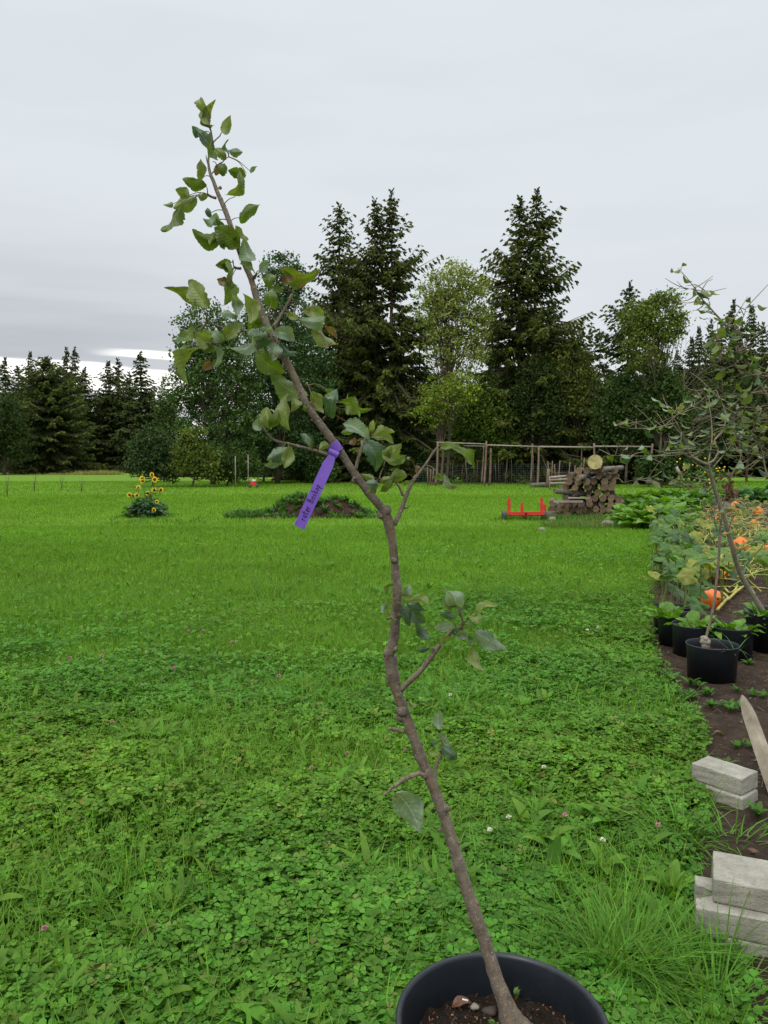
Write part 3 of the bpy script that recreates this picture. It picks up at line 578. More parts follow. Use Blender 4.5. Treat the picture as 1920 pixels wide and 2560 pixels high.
LV = {'A': [(420, 255, 355, 125, 75, 'y', .3), (440, 405, 460, 215, 90, 'y', .6), (455, 400, 400, 270, 60, 'g', 0), (490, 560, 385, 395, 95, 'd', .2), (400, 440, 325, 380, 80, 'd', .4), (495, 670, 420, 535, 55, 'g', .2), (570, 445, 615, 300, 80, 'y', .3), (612, 562, 712, 565, 70, 'p', 0), (600, 600, 575, 490, 30, 'd', 0), (590, 620, 505, 530, 70, 'y', .2), (570, 750, 590, 655, 80, 'g', 0), (500, 760, 545, 660, 60, 'b', .8), (405, 800, 405, 640, 75, 'y', 0),
  (430, 850, 248, 800, 100, 'g', 0), (350, 935, 175, 1010, 125, 'y', 0), (300, 930, 200, 870, 90, 'y', 0), (265, 1000, 110, 1210, 80, 'g', .2), (180, 985, 112, 1000, 40, 'p', 0), (440, 930, 365, 950, 50, 'y', .2), (455, 1085, 425, 1010, 48, 'd', 0), (470, 1160, 515, 1070, 80, 'p', 0), (500, 1160, 425, 1120, 60, 'p', 0), (650, 960, 745, 770, 80, 'y', .2), (775, 750, 640, 715, 95, 'g', .3), (780, 740, 828, 688, 34, 'p', 0), (690, 1120, 838, 985, 95, 'g', 0),
  (695, 1335, 500, 1190, 160, 'g', .2), (580, 1270, 328, 1230, 130, 'g', .2), (690, 1300, 540, 1160, 110, 'g', 0), (640, 1180, 735, 1290, 60, 'y', .2), (520, 1230, 450, 1310, 55, 'y', .6), (610, 1355, 540, 1260, 50, 'g', .4), (800, 1475, 735, 1305, 120, 'p', 0)],
 'B': [(640, 120, 525, 150, 80, 'g', .2), (650, 190, 560, 130, 70, 'g', .2), (640, 270, 520, 250, 70, 'b', .6), (625, 250, 595, 435, 110, 'g', .3), (640, 90, 645, 280, 40, 'y', .1), (440, 470, 300, 265, 150, 'y', 0), (400, 440, 195, 300, 100, 'g', .3), (700, 530, 665, 370, 80, 'p', 0), (690, 520, 540, 495, 55, 'p', .6), (815, 600, 755, 380, 105, 'y', .1), (790, 660, 830, 470, 110, 'g', 0), (890, 660, 885, 480, 65, 'g', 0), (955, 190, 930, 305, 100, 'g', .4),
  (1010, 190, 1315, 230, 130, 'g', .75), (1060, 200, 1120, 290, 90, 'g', .7), (855, 200, 908, 110, 70, 'p', .1), (715, 115, 825, 185, 45, 'p', 0), (955, 465, 935, 310, 110, 'g', .5), (1045, 335, 955, 305, 55, 'g', .1), (1220, 490, 1385, 540, 95, 'y', .4), (1209, 605, 1405, 580, 95, 'p', .1), (1265, 625, 1440, 795, 100, 'y', .6), (1175, 575, 1080, 535, 55, 'y', .4), (1385, 620, 1480, 710, 55, 'b', .8),
  (975, 655, 1145, 725, 115, 'p', .1), (965, 650, 870, 640, 50, 'p', .2), (720, 680, 872, 700, 85, 'p', .2), (860, 720, 690, 830, 80, 'p', .6), (950, 730, 815, 800, 95, 'd', .1), (1000, 755, 965, 890, 110, 'p', .5), (1010, 780, 1138, 855, 62, 'd', .2), (560, 720, 700, 590, 105, 'y', 0), (560, 745, 490, 660, 95, 'p', 0), (490, 735, 335, 705, 130, 'y', 0), (500, 690, 400, 665, 65, 'g', 0), (345, 645, 193, 765, 75, 'g', 0), (330, 760, 235, 1025, 105, 'y', .3), (290, 780, 195, 950, 75, 'p', .5), (505, 760, 525, 940, 28, 'p', .4), (465, 900, 400, 960, 65, 'b', 1), (500, 900, 545, 935, 60, 'g', .5),
  (500, 770, 415, 820, 70, 'g', 0), (820, 825, 1040, 985, 160, 'g', 0), (1240, 1205, 960, 1005, 165, 'g', .4), (1150, 1180, 1125, 1290, 80, 'y', .1), (1070, 1450, 1050, 1175, 110, 'y', .1), (945, 1440, 905, 1275, 110, 'y', 0), (950, 1440, 1010, 1310, 90, 'g', .2), (835, 1370, 845, 1465, 75, 'p', .2), (1260, 1150, 1345, 1310, 90, 'y', .4), (1290, 1160, 1350, 1240, 80, 'g', .5), (1400, 1345, 1440, 1120, 110, 'd', .1), (1385, 1200, 1470, 1200, 36, 'p', 0), (1400, 1130, 1470, 1180, 60, 'g', .1), (1510, 1190, 1665, 1290, 78, 'g', .1), (1200, 1290, 1245, 1280, 50, 'g', 0), (1275, 1585, 1195, 1480, 80, 'd', 0), (1285, 1570, 1235, 1470, 40, 'p', 0), (1335, 1600, 1412, 1565, 65, 'y', 0)],
 'C': [(290, 430, 160, 500, 90, 'p', .3), (270, 460, 170, 560, 70, 'p', .7), (312, 430, 275, 560, 75, 'y', .1), (660, 255, 825, 345, 88, 'p', 0), (655, 115, 795, 210, 75, 'g', .1), (725, 330, 650, 340, 45, 'g', 0), (840, 330, 850, 260, 40, 'y', .1), (845, 335, 965, 315, 60, 'y', .1), (835, 350, 975, 385, 65, 'y', .1), (800, 372, 885, 570, 135, 'd', 0), (915, 520, 1025, 430, 95, 'y', .4), (920, 500, 960, 420, 60, 'g', .2), (935, 520, 1060, 490, 62, 'g', 0),
  (1272, 415, 1420, 440, 50, 'g', 0), (1390, 420, 1508, 545, 65, 'g', .1), (1235, 620, 1330, 640, 50, 'g', 0), (1290, 625, 1378, 700, 50, 'p', .3), (1060, 610, 970, 630, 55, 'y', 0), (860, 640, 780, 608, 45, 'y', 0), (890, 640, 960, 615, 50, 'y', 0), (880, 655, 800, 650, 60, 'p', 0), (870, 660, 815, 725, 45, 'y', 0), (990, 662, 912, 730, 45, 'g', 0), (1100, 655, 1040, 660, 36, 'y', 0), (1125, 575, 1150, 555, 40, 'b', 1), (700, 410, 740, 375, 40, 'b', 1), (1060, 500, 1080, 495, 20, 'p', 0), (960, 620, 1060, 600, 60, 'y', 0)],
 'D': [(430, 190, 378, 285, 40, 'g', .4), (410, 300, 390, 470, 35, 'y', .6), (385, 350, 345, 435, 48, 'p', 0), (535, 300, 585, 210, 75, 'p', 0), (590, 305, 750, 370, 72, 'y', .1), (560, 325, 592, 365, 45, 'p', 0), (545, 350, 685, 420, 90, 'd', 0), (560, 400, 698, 520, 120, 'd', .1), (530, 380, 585, 545, 90, 'd', 0), (600, 520, 612, 545, 40, 'y', .3), (725, 670, 625, 545, 92, 'd', 0), (740, 740, 645, 760, 52, 'd', 0), (815, 705, 925, 640, 55, 'y', 0),
  (995, 415, 870, 260, 75, 'p', .1), (1015, 415, 925, 240, 85, 'p', .1), (1005, 415, 1035, 340, 50, 'd', 0), (965, 395, 850, 345, 40, 'y', .1), (955, 475, 838, 445, 68, 'd', 0), (945, 540, 798, 570, 85, 'p', .2), (1115, 430, 1283, 365, 62, 'y', 0), (1060, 492, 1205, 485, 55, 'y', 0), (1105, 600, 1350, 740, 145, 'p', .2), (940, 560, 1000, 640, 75, 'd', 0), (950, 610, 1037, 640, 68, 'p', 0), (1080, 715, 1165, 915, 95, 'y', .4), (1055, 630, 1100, 690, 40, 'd', 0), (560, 1190, 640, 1215, 40, 'y', .3), (820, 1400, 825, 1250, 100, 'p', 0), (820, 1425, 898, 1520, 65, 'p', 0), (860, 1540, 985, 1645, 105, 'd', 0), (810, 1520, 742, 1525, 40, 'd', 0), (820, 1600, 730, 1590, 50, 'y', 0)],
 'E': [(385, 480, 540, 725, 200, 'p', .45)]}
rl = random.Random(5)
foliage = MB()
for k, L in LV.items():
    for li, (x0, y0, x1, y1, w0, c, br) in enumerate(L):
        a = zp(k, x0, y0); b = zp(k, x1, y1); i = min(range(len(skel)), key=lambda q: (skel[q][0]-a[0])**2+(skel[q][1]-a[1])**2)
        dsk = skel[i][2][1]; front = -1 if c in 'py' or rl.random() < .6 else 1
        if k == 'B' and 800 < x0 < 1020 and 640 < y0 < 800: front = -1
        if k == 'B' and (x0, y0) in ((820, 825), (790, 660), (890, 660)): front = 1
        db = dsk+front*(.018+.03*rl.random()); ln = math.hypot(b[0]-a[0], b[1]-a[1]); rw = max(w0/ZO[k][2], .52*ln); vis = w0/ZO[k][2]/rw
        dt = db+(rl.random()-.5)*.7*ln*pxm(D0); b = (b[0]+(b[0]-a[0])*.08, b[1]+(b[1]-a[1])*.08)
        pa, pb = P(*a, db), P(*b, dt); view = pa-np.array((0, 0, CH)); view /= np.linalg.norm(view); Ld = pb-pa
        side = np.cross(view, Ld); side /= np.linalg.norm(side); ang = math.acos(min(1, vis*.97))*(1 if rl.random() < .5 else -1); side = side*cos(ang)+view*sin(ang)
        cc = np.array(LC[c])*(1+.2*(rl.random()-.5)); s_ = 1 if rl.random() < .5 else -1
        # sky sheen on top faces is put into pale colours, backlight into greens
        blade_leaf(foliage, pa, pb, rw*pxm(D0)*1.04, side*s_, cc, rl.uniform(.25, .85)*(.4 if w0 >= 140 else 1)*(1 if rl.random() < .7 else -1), rl.uniform(.35, .95)*(.35 if w0 >= 140 else 1), br, 22, 8, .035, 'apple', .06, rl, .16)
        pet = skel[i][2]; dd = np.linalg.norm(pet-pa)
        if dd < .16:
            mid = (pet+pa)/2+np.array((0, -.0, .006)); pp, rr = smooth([pet, mid, pa+.15*(pb-pa)], [.0011, .0008, .0006], 5); tube(foliage, pp, rr, 5, (.22, .20, .06) if rl.random() < .6 else (.22, .11, .07))
foliage.build('foliage', M_leaf, apple)
# small weeds at the foot of the trunk
mb = MB()
for (x, y, d_) in ((1288, 2470, 1.66), (1240, 2520, 1.56), (1236, 2535, 1.56)):
    b = P(x, y+14, d_); b[2] = .284
    for q in range(7):
        a = rl.random()*6.28; h = .008+.022*rl.random(); e = b+np.array((cos(a)*.012, sin(a)*.012, h+.01)); tube(mb, [b, b+np.array((0, 0, h)), e], .0006, 4, (.16, .2, .05)); blade_leaf(mb, b+np.array((0, 0, h)), e, .008, np.array((-sin(a), cos(a), 0)), (.13, .24, .04), .2, .2, 0, 6, 4)
o = mb.build('seedling_weed', M_leaf2); tag(o, 'tiny bright green weeds sprouting beside the trunk base in the near pot', 'weed')

# purple label
label = thing('plant_label', 'purple plastic loop label hanging from the nearest apple tree', 'label', (0, 0, 0))
dL = skel[[i for i in range(len(skel)) if abs(skel[i][1]-1120) < 12 and i < len(ctrunk)][0]][2][1]
tc_, tr_ = ctrunk, rtrunk
i0 = int(np.argmin([abs(s[1]-1112) for s in skel[:len(ctrunk)]])); c0 = ctrunk[i0]; ax = ctrunk[i0+3]-ctrunk[i0-3]; ax /= np.linalg.norm(ax)
u_ = np.cross(ax, (0, 1, 0)); u_ /= np.linalg.norm(u_); v_ = np.cross(ax, u_); hw = 12.5*pxm(D0); V = []; na = 30
for i in range(na+1):
    a = 2*pi*i/na; rr = rtrunk[i0]*1.20+.0030*(1+cos(a-.2)); cen = c0+u_*.0015
    for s_, ro in ((-1, 0), (1, 0), (1, .0007), (-1, .0007)): V.append(cen+(u_*cos(a)+v_*sin(a))*(rr+ro)+ax*hw*s_)
F = np.array([(i*4+j, i*4+(j+1) % 4, (i+1)*4+(j+1) % 4, (i+1)*4+j) for i in range(na) for j in range(4)])
mb = MB(); mb.add(V, F); mb.build('loop_band', M_tag, label, smooth=False)
A_, B_ = zp('C', 590, 478), zp('C', 378, 940); dS = dL-.028
pA, pB = P(*A_, dS), P(*B_, dS-.012); Ls = pB-pA; ls = np.linalg.norm(Ls); Lh = Ls/ls; vw = pA-np.array((0, 0, CH)); vw /= np.linalg.norm(vw); Wd = np.cross(Lh, vw); Wd /= np.linalg.norm(Wd); Nn = np.cross(Wd, Lh)
if np.dot(Nn, vw) > 0: Nn = -Nn
if Wd[0] < 0: Wd = -Wd
V = []; ns = 16; hw2 = 13.2*pxm(D0)
for i in range(ns+1):
    u = i/ns; z = .004*sin(u*pi); 
    wv = hw2*(.55+.45*min(1, u*8)) if u < .13 else hw2
    for s_, t_ in ((-1, 0), (1, 0), (1, -.0007), (-1, -.0007)): V.append(pA+Ls*u+Wd*wv*s_+Nn*(z+t_))
F = np.array([(i*4+j, i*4+(j+1) % 4, (i+1)*4+(j+1) % 4, (i+1)*4+j) for i in range(ns) for j in range(4)]); F2 = np.array([(3, 2, 1, 0), (ns*4, ns*4+1, ns*4+2, ns*4+3)])
mb = MB(); mb.add(V, [F, F2]); mb.build('strip', M_tag, label, smooth=False)
mb = MB()
# fold where the strip is pushed through the loop
V = []
for i in range(9):
    a = pi*i/8; c_ = pA-Lh*.004+Nn*(.003*sin(a)); 
    for s_ in (-1, 1): V.append(c_+Wd*hw2*.95*s_+Lh*(-.006+.012*i/8)+ax*0)
mb.add(V, np.array([(2*i, 2*i+1, 2*i+3, 2*i+2) for i in range(8)])); mb.build('lock_fold', M_tag, label)
# handwriting: strokes in a 0..1 box per letter (x along the writing, y up)
GL = {'r': [[(.1, .5), (.2, 0)], [(.18, .3), (.35, .5), (.6, .48)]], 'o': [[(.5, .5), (.15, .4), (.15, .1), (.45, 0), (.7, .2), (.6, .48), (.4, .5)]], 't': [[(.4, .95), (.3, .3), (.45, 0), (.6, .05)], [(.1, .6), (.75, .62)]],
 'e': [[(.15, .25), (.7, .3), (.6, .5), (.3, .5), (.15, .2), (.35, 0), (.7, .08)]], 'B': [[(.2, 0), (.25, 1)], [(.1, .95), (.7, .98), (.75, .65), (.3, .52)], [(.3, .52), (.85, .45), (.8, .08), (.15, 0)]], 's': [[(.6, .5), (.3, .48), (.25, .32), (.55, .2), (.5, .02), (.15, .03)]],
 'k': [[(.2, 0), (.22, 1)], [(.65, .55), (.25, .25), (.7, 0)]], 'p': [[(.2, .5), (.15, -.4)], [(.2, .42), (.55, .52), (.65, .25), (.4, .03), (.2, .1)]]}
txt = 'roter Boskop'; adv = .0074; hgt = .0125; start = ls*.90; mb = MB()
mb.add(np.zeros((1, 3)), np.zeros((0, 3), int)); pos = 0
for ch in txt:
    if ch == ' ': pos += .8; continue
    if ch == 'B': wd = 1.1
    else: wd = .82
    for st_ in GL[ch]:
        q = []
        for x, y in st_:
            along = start-(pos+x*.85)*adv; across = -(y-.33)*hgt*1.02
            u = along/ls; q.append(pA+Lh*along+Wd*across+Nn*(.004*sin(u*pi)+.0003))
        pp, rr = smooth(q, [.00060]*len(q), 4); tube(mb, pp, rr, 5, (1, 1, 1))
    pos += wd
mb.build('handwriting', M_ink, label)
mb = MB()
for s_ in (-1, 1):
    c_ = pA+Lh*(ls*.965)+Wd*hw2*.62*s_+Nn*.0008
    a = np.arange(12)/12*2*pi; mb.add([c_+Lh*cos(t)*.0011+Wd*sin(t)*.0011 for t in a], np.arange(12)[None], (1, 1, 1))
mb.build('punched_dots', simple('label_dot', (.10, .06, .2), (.14, .09, .26), 30), label)

# ---------------------------------------------------------------- trees
def foliage_cards(mb, pos, size, col, rg, aspect=.55, droop=0, dirs=None):
    T = np.array([(-.5, 0, 0), (0, -.5*aspect, .06), (.5, 0, 0), (0, .5*aspect, -.06)]); n = len(pos)
    R = rot_rand(n, rg); scatter(mb, T, np.array([(0, 1, 2, 3)]), R, pos, size, col)
def spruce(H, Rb, seed, step=.5, per=6, twl=.55, low=.06, base=(.030, .050, .018), power=.85, tw=.13, tip=(1.25, 1.2, .9), col_j=.3, irr=.25, trunk_split=None, gap=.25, reps=5):
    rg = np.random.default_rng(seed); fo = MB(); wd = MB()
    tops = [(0, 0, H)] if not trunk_split else [(-trunk_split/2, 0, H*.97), (trunk_split/2, .2, H)]
    pos = []; dr = []; ln = []; cl = []
    for ti, (tx, ty, th_) in enumerate(tops):
        pts = [(tx*.5, 0, 0), (tx*.8, 0, th_*.3), (tx, ty, th_*.7), (tx, ty, th_)]; p, r = smooth(pts, np.array([.016, .012, .005, .0015])*H*(.8 if trunk_split else 1), 5); tube(wd, p, r, 7, (1, 1, 1), .1)
        z = low*H
        while z < th_*.985:
            f = 1-z/th_; Lb = Rb*(f**power)*(1 if not trunk_split else .92)*(1+irr*(.5*sin(z*1.7+seed)+rg.random()-.5)); nb = max(3, int(per*(.5+.7*min(1, f*2.5))))
            for b in range(nb):
                if rg.random() < gap*.5: continue
                az = rg.random()*2*pi; 
                if trunk_split and cos(az)*(1 if ti else -1) < -.2 and f > .25: L0 = Lb*.5
                else: L0 = Lb
                L = L0*(.6+.6*rg.random()); el = .42-1.0*min(1, f*1.5)+.25*(rg.random()-.5); m = max(3, int(L/.28)); t = np.linspace(.05 if f < .4 else .18, 1, m)
                droop = -.10*L; xx = L*t*cos(el); zz = L*t*sin(el)+droop*np.sin(pi*t)+.16*L*t**2.5
                x = np.interp(z, p[:, 2], p[:, 0])+xx*cos(az); y = np.interp(z, p[:, 2], p[:, 1])+xx*sin(az); zb = z+zz
                tube(wd, np.stack([x, y, zb], -1)[[0, m//2, -1]], [.010*L+.012, .007*L+.01, .006], 3, (1, 1, 1), cap=False)
                bc = 1+col_j*(rg.random()-.5)*2
                for rep in range(reps):
                    s_ = rg.random(m)*2-1; a2 = az+np.sign(s_)*(.5+.6*rg.random(m)); dz = -.25-.9*rg.random(m)*(.6 if f < .2 else 1); d = np.stack([np.cos(a2), np.sin(a2), dz], -1); d /= np.linalg.norm(d, axis=1)[:, None]
                    l_ = twl*(.4+.8*rg.random(m))*(.30+.70*np.minimum(1, L/2.4))*(1.1-.35*t); pos.append(np.stack([x, y, zb], -1)); dr.append(d); ln.append(l_)
                    tipf = np.clip((t-.6)*2.5, 0, 1)[:, None]; cl.append(np.asarray(base)*np.array((1.6, 1.5, 1.0))*bc*(1+.35*(rg.random((m, 1))-.5))*(1+(np.asarray(tip)-1)*tipf))
            z += step*(.7+.6*rg.random())*(.6+.6*min(1, f*3))
        # leader
        for q in range(10): pos.append(np.array([[tx, ty, th_-.15*q*.4]])); a = rg.random()*6.28; d = np.array([[cos(a)*.5, sin(a)*.5, .5]]); dr.append(d/np.linalg.norm(d)); ln.append(np.array([twl*.5])); cl.append(np.array([base]))
    pos = np.concatenate(pos); dr = np.concatenate(dr); ln = np.concatenate(ln); cl = np.concatenate(cl); n = len(pos)
    up = rg.normal(size=(n, 3)); sx = np.cross(dr, up); sx /= np.linalg.norm(sx, axis=1)[:, None]; nz = np.cross(dr, sx); R = np.stack([sx, dr, nz], -1)
    T = np.array([(0, 0, 0), (.5, .22, .1), (.22, .45, 0), (.42, .62, -.08), (0, 1, 0), (-.45, .70, .05), (-.2, .42, 0), (-.5, .25, -.1)])
    TF = [np.array([(0, 1, 2, 6), (0, 2, 6, 7), (6, 2, 3, 4), (6, 4, 5, 2)])]
    TF = [np.array([(0, 1, 2), (0, 6, 7), (2, 3, 4), (6, 4, 5)]), np.array([(0, 2, 4, 6)])]
    scatter(fo, T, TF, R, pos, np.stack([np.full(n, tw)*(.7+.6*rg.random(n)), ln, ln], -1), cl)
    return fo, wd
def broadleaf(blobs, seed, leaf=.2, per_clump=26, clump_r=.45, base=(.045, .08, .022), density=1.0, trunk=None, tr=.18, origin=(0, 0), jit=.3, limb=True, inner=.35):
    """blobs: (cx, cy, cz, rx, ry, rz, n_clumps)"""
    rg = np.random.default_rng(seed); fo = MB(); wd = MB(); tops = trunk or [(0, 0, 0), (0, 0, blobs[0][2])]; tp, trr = smooth(tops, np.linspace(tr, tr*.35, len(tops)), 5); tube(wd, tp, trr, 8, (1, 1, 1), .12)
    for (cx, cy, cz, rx, ry, rz_, n) in blobs:
        n = int(n*density*1.35); d = rg.normal(size=(n, 3)); d /= np.linalg.norm(d, axis=1)[:, None]; r = (inner+(1-inner)*rg.random(n)**.5)*(1+.22*(rg.random(n)-.5)); c = np.array((cx, cy, cz))+d*r[:, None]*np.array((rx, ry, rz_))
        c = c[c[:, 2] > .15]
        for q in c:
            if limb and rg.random() < .22:
                h = min(q[2]*.8, tp[-1, 2]); i = int(np.argmin(abs(tp[:, 2]-h*(.55+.4*rg.random())))); a = tp[i]; m = (a+q)/2+np.array((0, 0, -.08*np.linalg.norm(q-a)))+rg.normal(size=3)*.15
                pp, rr = smooth([a, m, q], [trr[i]*.3+.015, .026, .010], 4); tube(wd, pp, rr, 4, (1, 1, 1), cap=False)
            bc = np.asarray(base)*np.array((1.6, 1.48, 1.0))*(1+jit*(rg.random()*2-1))*(1+.12*(rg.random(3)-.5)); k = int(1.3*per_clump*(.6+.8*rg.random())); s_ = clump_r*(.6+.8*rg.random())
            p = q+rg.normal(size=(k, 3))*s_*np.array((.6, .6, .42)); col = bc*(1+.3*(rg.random((k, 1))-.5)); foliage_cards(fo, p, leaf*(.6+.8*rg.random(k)), col, rg, .6)
    return fo, wd
def place_tree(name, label, cat, fo, wd, loc, barkm=None, sc=1, rz=0, group=None, fm=None):
    t = thing(name, label, cat, loc, group, rz); t.scale = (sc,)*3
    fo.build('crown', fm or M_tree, t, smooth=False); wd.build('trunk', barkm or M_bark_far, t); return t
def tx(px, d): return (px*S-960)/FPX*d/cos(TILT)*1.0
def hz(y1659, d): return CH+ (1157-y1659*S)/FPX*d*1.0     # height of something seen at y at distance d (approx.)
def hgt_at(y, d): return float(P(960, y*S, d)[2])
# tall spruces of the middle group
d = 62; H = hgt_at(442, d); f, wd = spruce(H, 6.5, 11, .40, 9, .68, .06, (.042, .058, .020), .72, .16, irr=.3, gap=.1)
place_tree('spruce', 'tall dark spruce with a rounded top, leftmost of the tall trees in the middle group', 'tree', f, wd, (tx(735, d), d, 0))
d = 60; H = hgt_at(412, d); f, wd = spruce(H, 7.6, 12, .42, 9, .74, .05, (.044, .060, .020), .80, .17, trunk_split=1.3, irr=.6, gap=.25)
place_tree('spruce', 'tall open spruce with two leaders, second from the left in the middle group', 'tree', f, wd, (tx(828, d), d, 0))
d = 58; H = hgt_at(408, d); f, wd = spruce(H, 7.2, 13, .40, 9, .72, .03, (.044, .060, .019), .80, .17, trunk_split=1.25, irr=.5, gap=.2)
place_tree('spruce', 'tallest spruce with twin pointed tops standing right of the pale green tree', 'tree', f, wd, (tx(1134, d), d, 0))
d = 55; H = hgt_at(612, d); f, wd = spruce(H, 6.8, 14, .40, 9, .66, .03, (.036, .054, .020), .84, .16, irr=.35, gap=.15)
place_tree('spruce', 'dark broad spruce touching the leafy tree with a bare pale trunk', 'tree', f, wd, (tx(1350, d), d, 0))
# second layer spruces filling between
for px, y, d, R_, sd, lb in ((790, 560, 68, 5.5, 21, 'dark spruce half hidden behind the open two leader spruce'), (1060, 640, 70, 5, 22, 'dark spruce in the shade behind the pale green tree'), (660, 660, 67, 5, 23, 'dark spruce behind the bluish broadleaf tree'), (905, 690, 66, 5, 24, 'low dark spruce between the open spruce and pale green tree'), (1185, 640, 66, 5, 25, 'dark spruce behind the twin topped spruce on its right'), (1290, 722, 64, 4, 26, 'small dark spruce left of the broad dark spruce')):
    H = hgt_at(y, d); f, wd = spruce(H, R_, sd, .55, 7, .9, .02, (.028, .042, .017), .75, .2, reps=4); place_tree('spruce', lb, 'tree', f, wd, (tx(px, d), d, 0))
def blob_px(px, y, d, rx_px, ry_px, n, x0=0, ry=None, yo=0):
    c = P(px*S, y*S, d); k = pxm(d)*S; return (c[0]-x0, yo, c[2], rx_px*k, (ry or rx_px)*k*.8, ry_px*k, n)
# broadleaf trees: label, trunk px, distance, blobs(px,y,rx,ry,n), leaf, base colour, kwargs
def bt(name, label, cat, px, d, blobs, base, leaf=.2, seed=1, barkm=None, tr=.2, trunk_top=None, **k):
    x0 = tx(px, d); top = hgt_at(trunk_top, d) if trunk_top else hgt_at(blobs[0][1]-blobs[0][3]*.3, d)
    tp = [(0, 0, 0), (.2, 0, top*.35), (-.1, .1, top*.7), (.1, 0, top)]
    f, wd = broadleaf([blob_px(b[0], b[1], d, b[2], b[3], b[4], x0, yo=(b[5] if len(b) > 5 else 0)) for b in blobs], seed, leaf, base=base, trunk=tp, tr=tr, **k)
    return place_tree(name, label, cat, f, wd, (x0, d, 0), barkm)
bt('broadleaf_tree', 'broad leafy tree left of the bluish one, above the yellowish bush', 'tree', 460, 52, [(440, 730, 62, 75, 105), (470, 820, 100, 90, 200), (400, 830, 50, 70, 60), (520, 760, 60, 90, 90), (480, 930, 100, 70, 130)], (.044, .086, .030), .19, 31, clump_r=.42, per_clump=24, inner=.25)
bt('broadleaf_tree', 'bluish green leafy tree with a high rounded top left of the tall spruces', 'tree', 600, 56, [(612, 610, 52, 62, 80), (600, 700, 80, 80, 140), (640, 800, 90, 100, 170), (560, 850, 70, 80, 110), (610, 950, 90, 70, 130)], (.036, .076, .034), .19, 32, clump_r=.42, inner=.2)
bt('pale_broadleaf_tree', 'pale yellow green open leafy tree between the two tallest spruce groups', 'tree', 965, 54, [(975, 620, 52, 65, 65), (960, 690, 60, 70, 75), (1015, 650, 46, 64, 60), (930, 650, 34, 50, 30), (1035, 720, 26, 50, 24), (960, 745, 55, 50, 45), (1000, 760, 50, 55, 40)], (.150, .185, .070), .18, 33, tr=.11, per_clump=24, clump_r=.42, inner=.3, trunk_top=600)
bt('pale_broadleaf_tree', 'low yellow green leafy tree in front of the dark gap below the pale tree', 'tree', 950, 52, [(965, 850, 62, 42, 70), (940, 895, 42, 28, 30), (1000, 840, 40, 40, 30)], (.115, .165, .030), .16, 34, tr=.1, per_clump=24, clump_r=.36, trunk_top=860)
bt('broadleaf_tree', 'leafy tree with a bare pale trunk and yellow tinged crown', 'tree', 1418, 50, [(1420, 690, 55, 48, 80), (1395, 750, 60, 55, 80), (1460, 700, 22, 40, 22), (1380, 690, 40, 40, 40), (1440, 650, 30, 20, 18)], (.080, .112, .028), .18, 35, M_bark_pale, .09, per_clump=20, trunk_top=680, clump_r=.40)
bt('broadleaf_tree', 'dull olive leafy tree left of the broad dark spruce', 'tree', 1240, 56, [(1240, 800, 45, 60, 80), (1235, 900, 50, 70, 80)], (.080, .105, .030), .18, 36, clump_r=.4, tr=.12)
# dense undergrowth trees and bushes along the field edge
UG = [(500, 950, 55, 60, 60, (.030, .058, .020)), (570, 960, 60, 70, 70, (.028, .055, .020)), (650, 950, 60, 90, 90, (.026, .048, .018)), (720, 860, 60, 90, 110, (.028, .046, .017)), (760, 970, 60, 65, 80, (.026, .052, .020)), (690, 1010, 56, 40, 50, (.034, .070, .022)), (850, 930, 60, 80, 110, (.026, .044, .017)), (830, 1000, 58, 42, 60, (.028, .058, .020)), (900, 1000, 58, 30, 45, (.028, .055, .020)), (1040, 900, 56, 80, 120, (.060, .100, .022)), (1090, 960, 60, 70, 80, (.028, .055, .022)),
      (1160, 860, 56, 75, 130, (.030, .048, .018)), (1130, 990, 60, 45, 50, (.030, .060, .022)), (1200, 960, 60, 60, 80, (.030, .055, .022)), (1290, 900, 58, 60, 110, (.030, .058, .024)), (1350, 880, 52, 70, 110, (.034, .064, .024)), (1430, 860, 50, 60, 100, (.038, .068, .026)), (1400, 960, 54, 80, 80, (.028, .056, .022)), (1300, 990, 60, 60, 50, (.026, .050, .020)), (1480, 930, 56, 60, 90, (.030, .050, .020)), (1540, 900, 58, 50, 110, (.028, .044, .018)), (1610, 880, 60, 55, 110, (.028, .046, .020)), (1670, 900, 58, 50, 110, (.028, .046, .018)), (1425, 1005, 46.5, 40, 40, (.030, .058, .020)), (1490, 990, 46, 44, 52, (.026, .050, .020))]
WDS = ['near the left end', 'behind the sunflower side', 'behind the label', 'under the leftmost tall spruce', 'right of the purple label', 'low and brighter behind the soil heap', 'under the two leader spruce', 'low in front of the two leader spruce', 'left of the pole frame', 'yellow green below the pale tree', 'behind the left part of the pole frame', 'under the twin topped spruce', 'low behind the pole frame middle', 'behind the bean poles', 'bluish, left of the bare trunk', 'below the broad dark spruce', 'round, right of the bare trunk', 'behind the right end of the pole frame', 'low behind the woodpile', 'in front of the far spruces on the right', 'behind the top of the crooked apple tree', 'behind the arching apple tree', 'at the right edge behind the apple trees', 'low beside the right end of the pole frame', 'low behind the straw heap']
for i, (px, y, d, rx, ry, base) in enumerate(UG):
    x0 = tx(px, d); b = [blob_px(px, y, d, rx*.62, ry*.72, int(rx*ry/38), x0), blob_px(px-rx*.4, y+ry*.25, d, rx*.45, ry*.5, int(rx*ry/95), x0, yo=.6), blob_px(px+rx*.42, y+ry*.3, d, rx*.4, ry*.55, int(rx*ry/95), x0, yo=-.4)]
    f, wd = broadleaf(b, 60+i, .20, 22, .48, base, 1, [(0, 0, 0), (.1, 0, b[0][2]*.6), (0, 0, b[0][2])], .10, inner=.15)
    place_tree('undergrowth_tree', 'dark leafy undergrowth tree '+WDS[i], 'tree', f, wd, (x0, d, 0), group='undergrowth trees along the field edge')
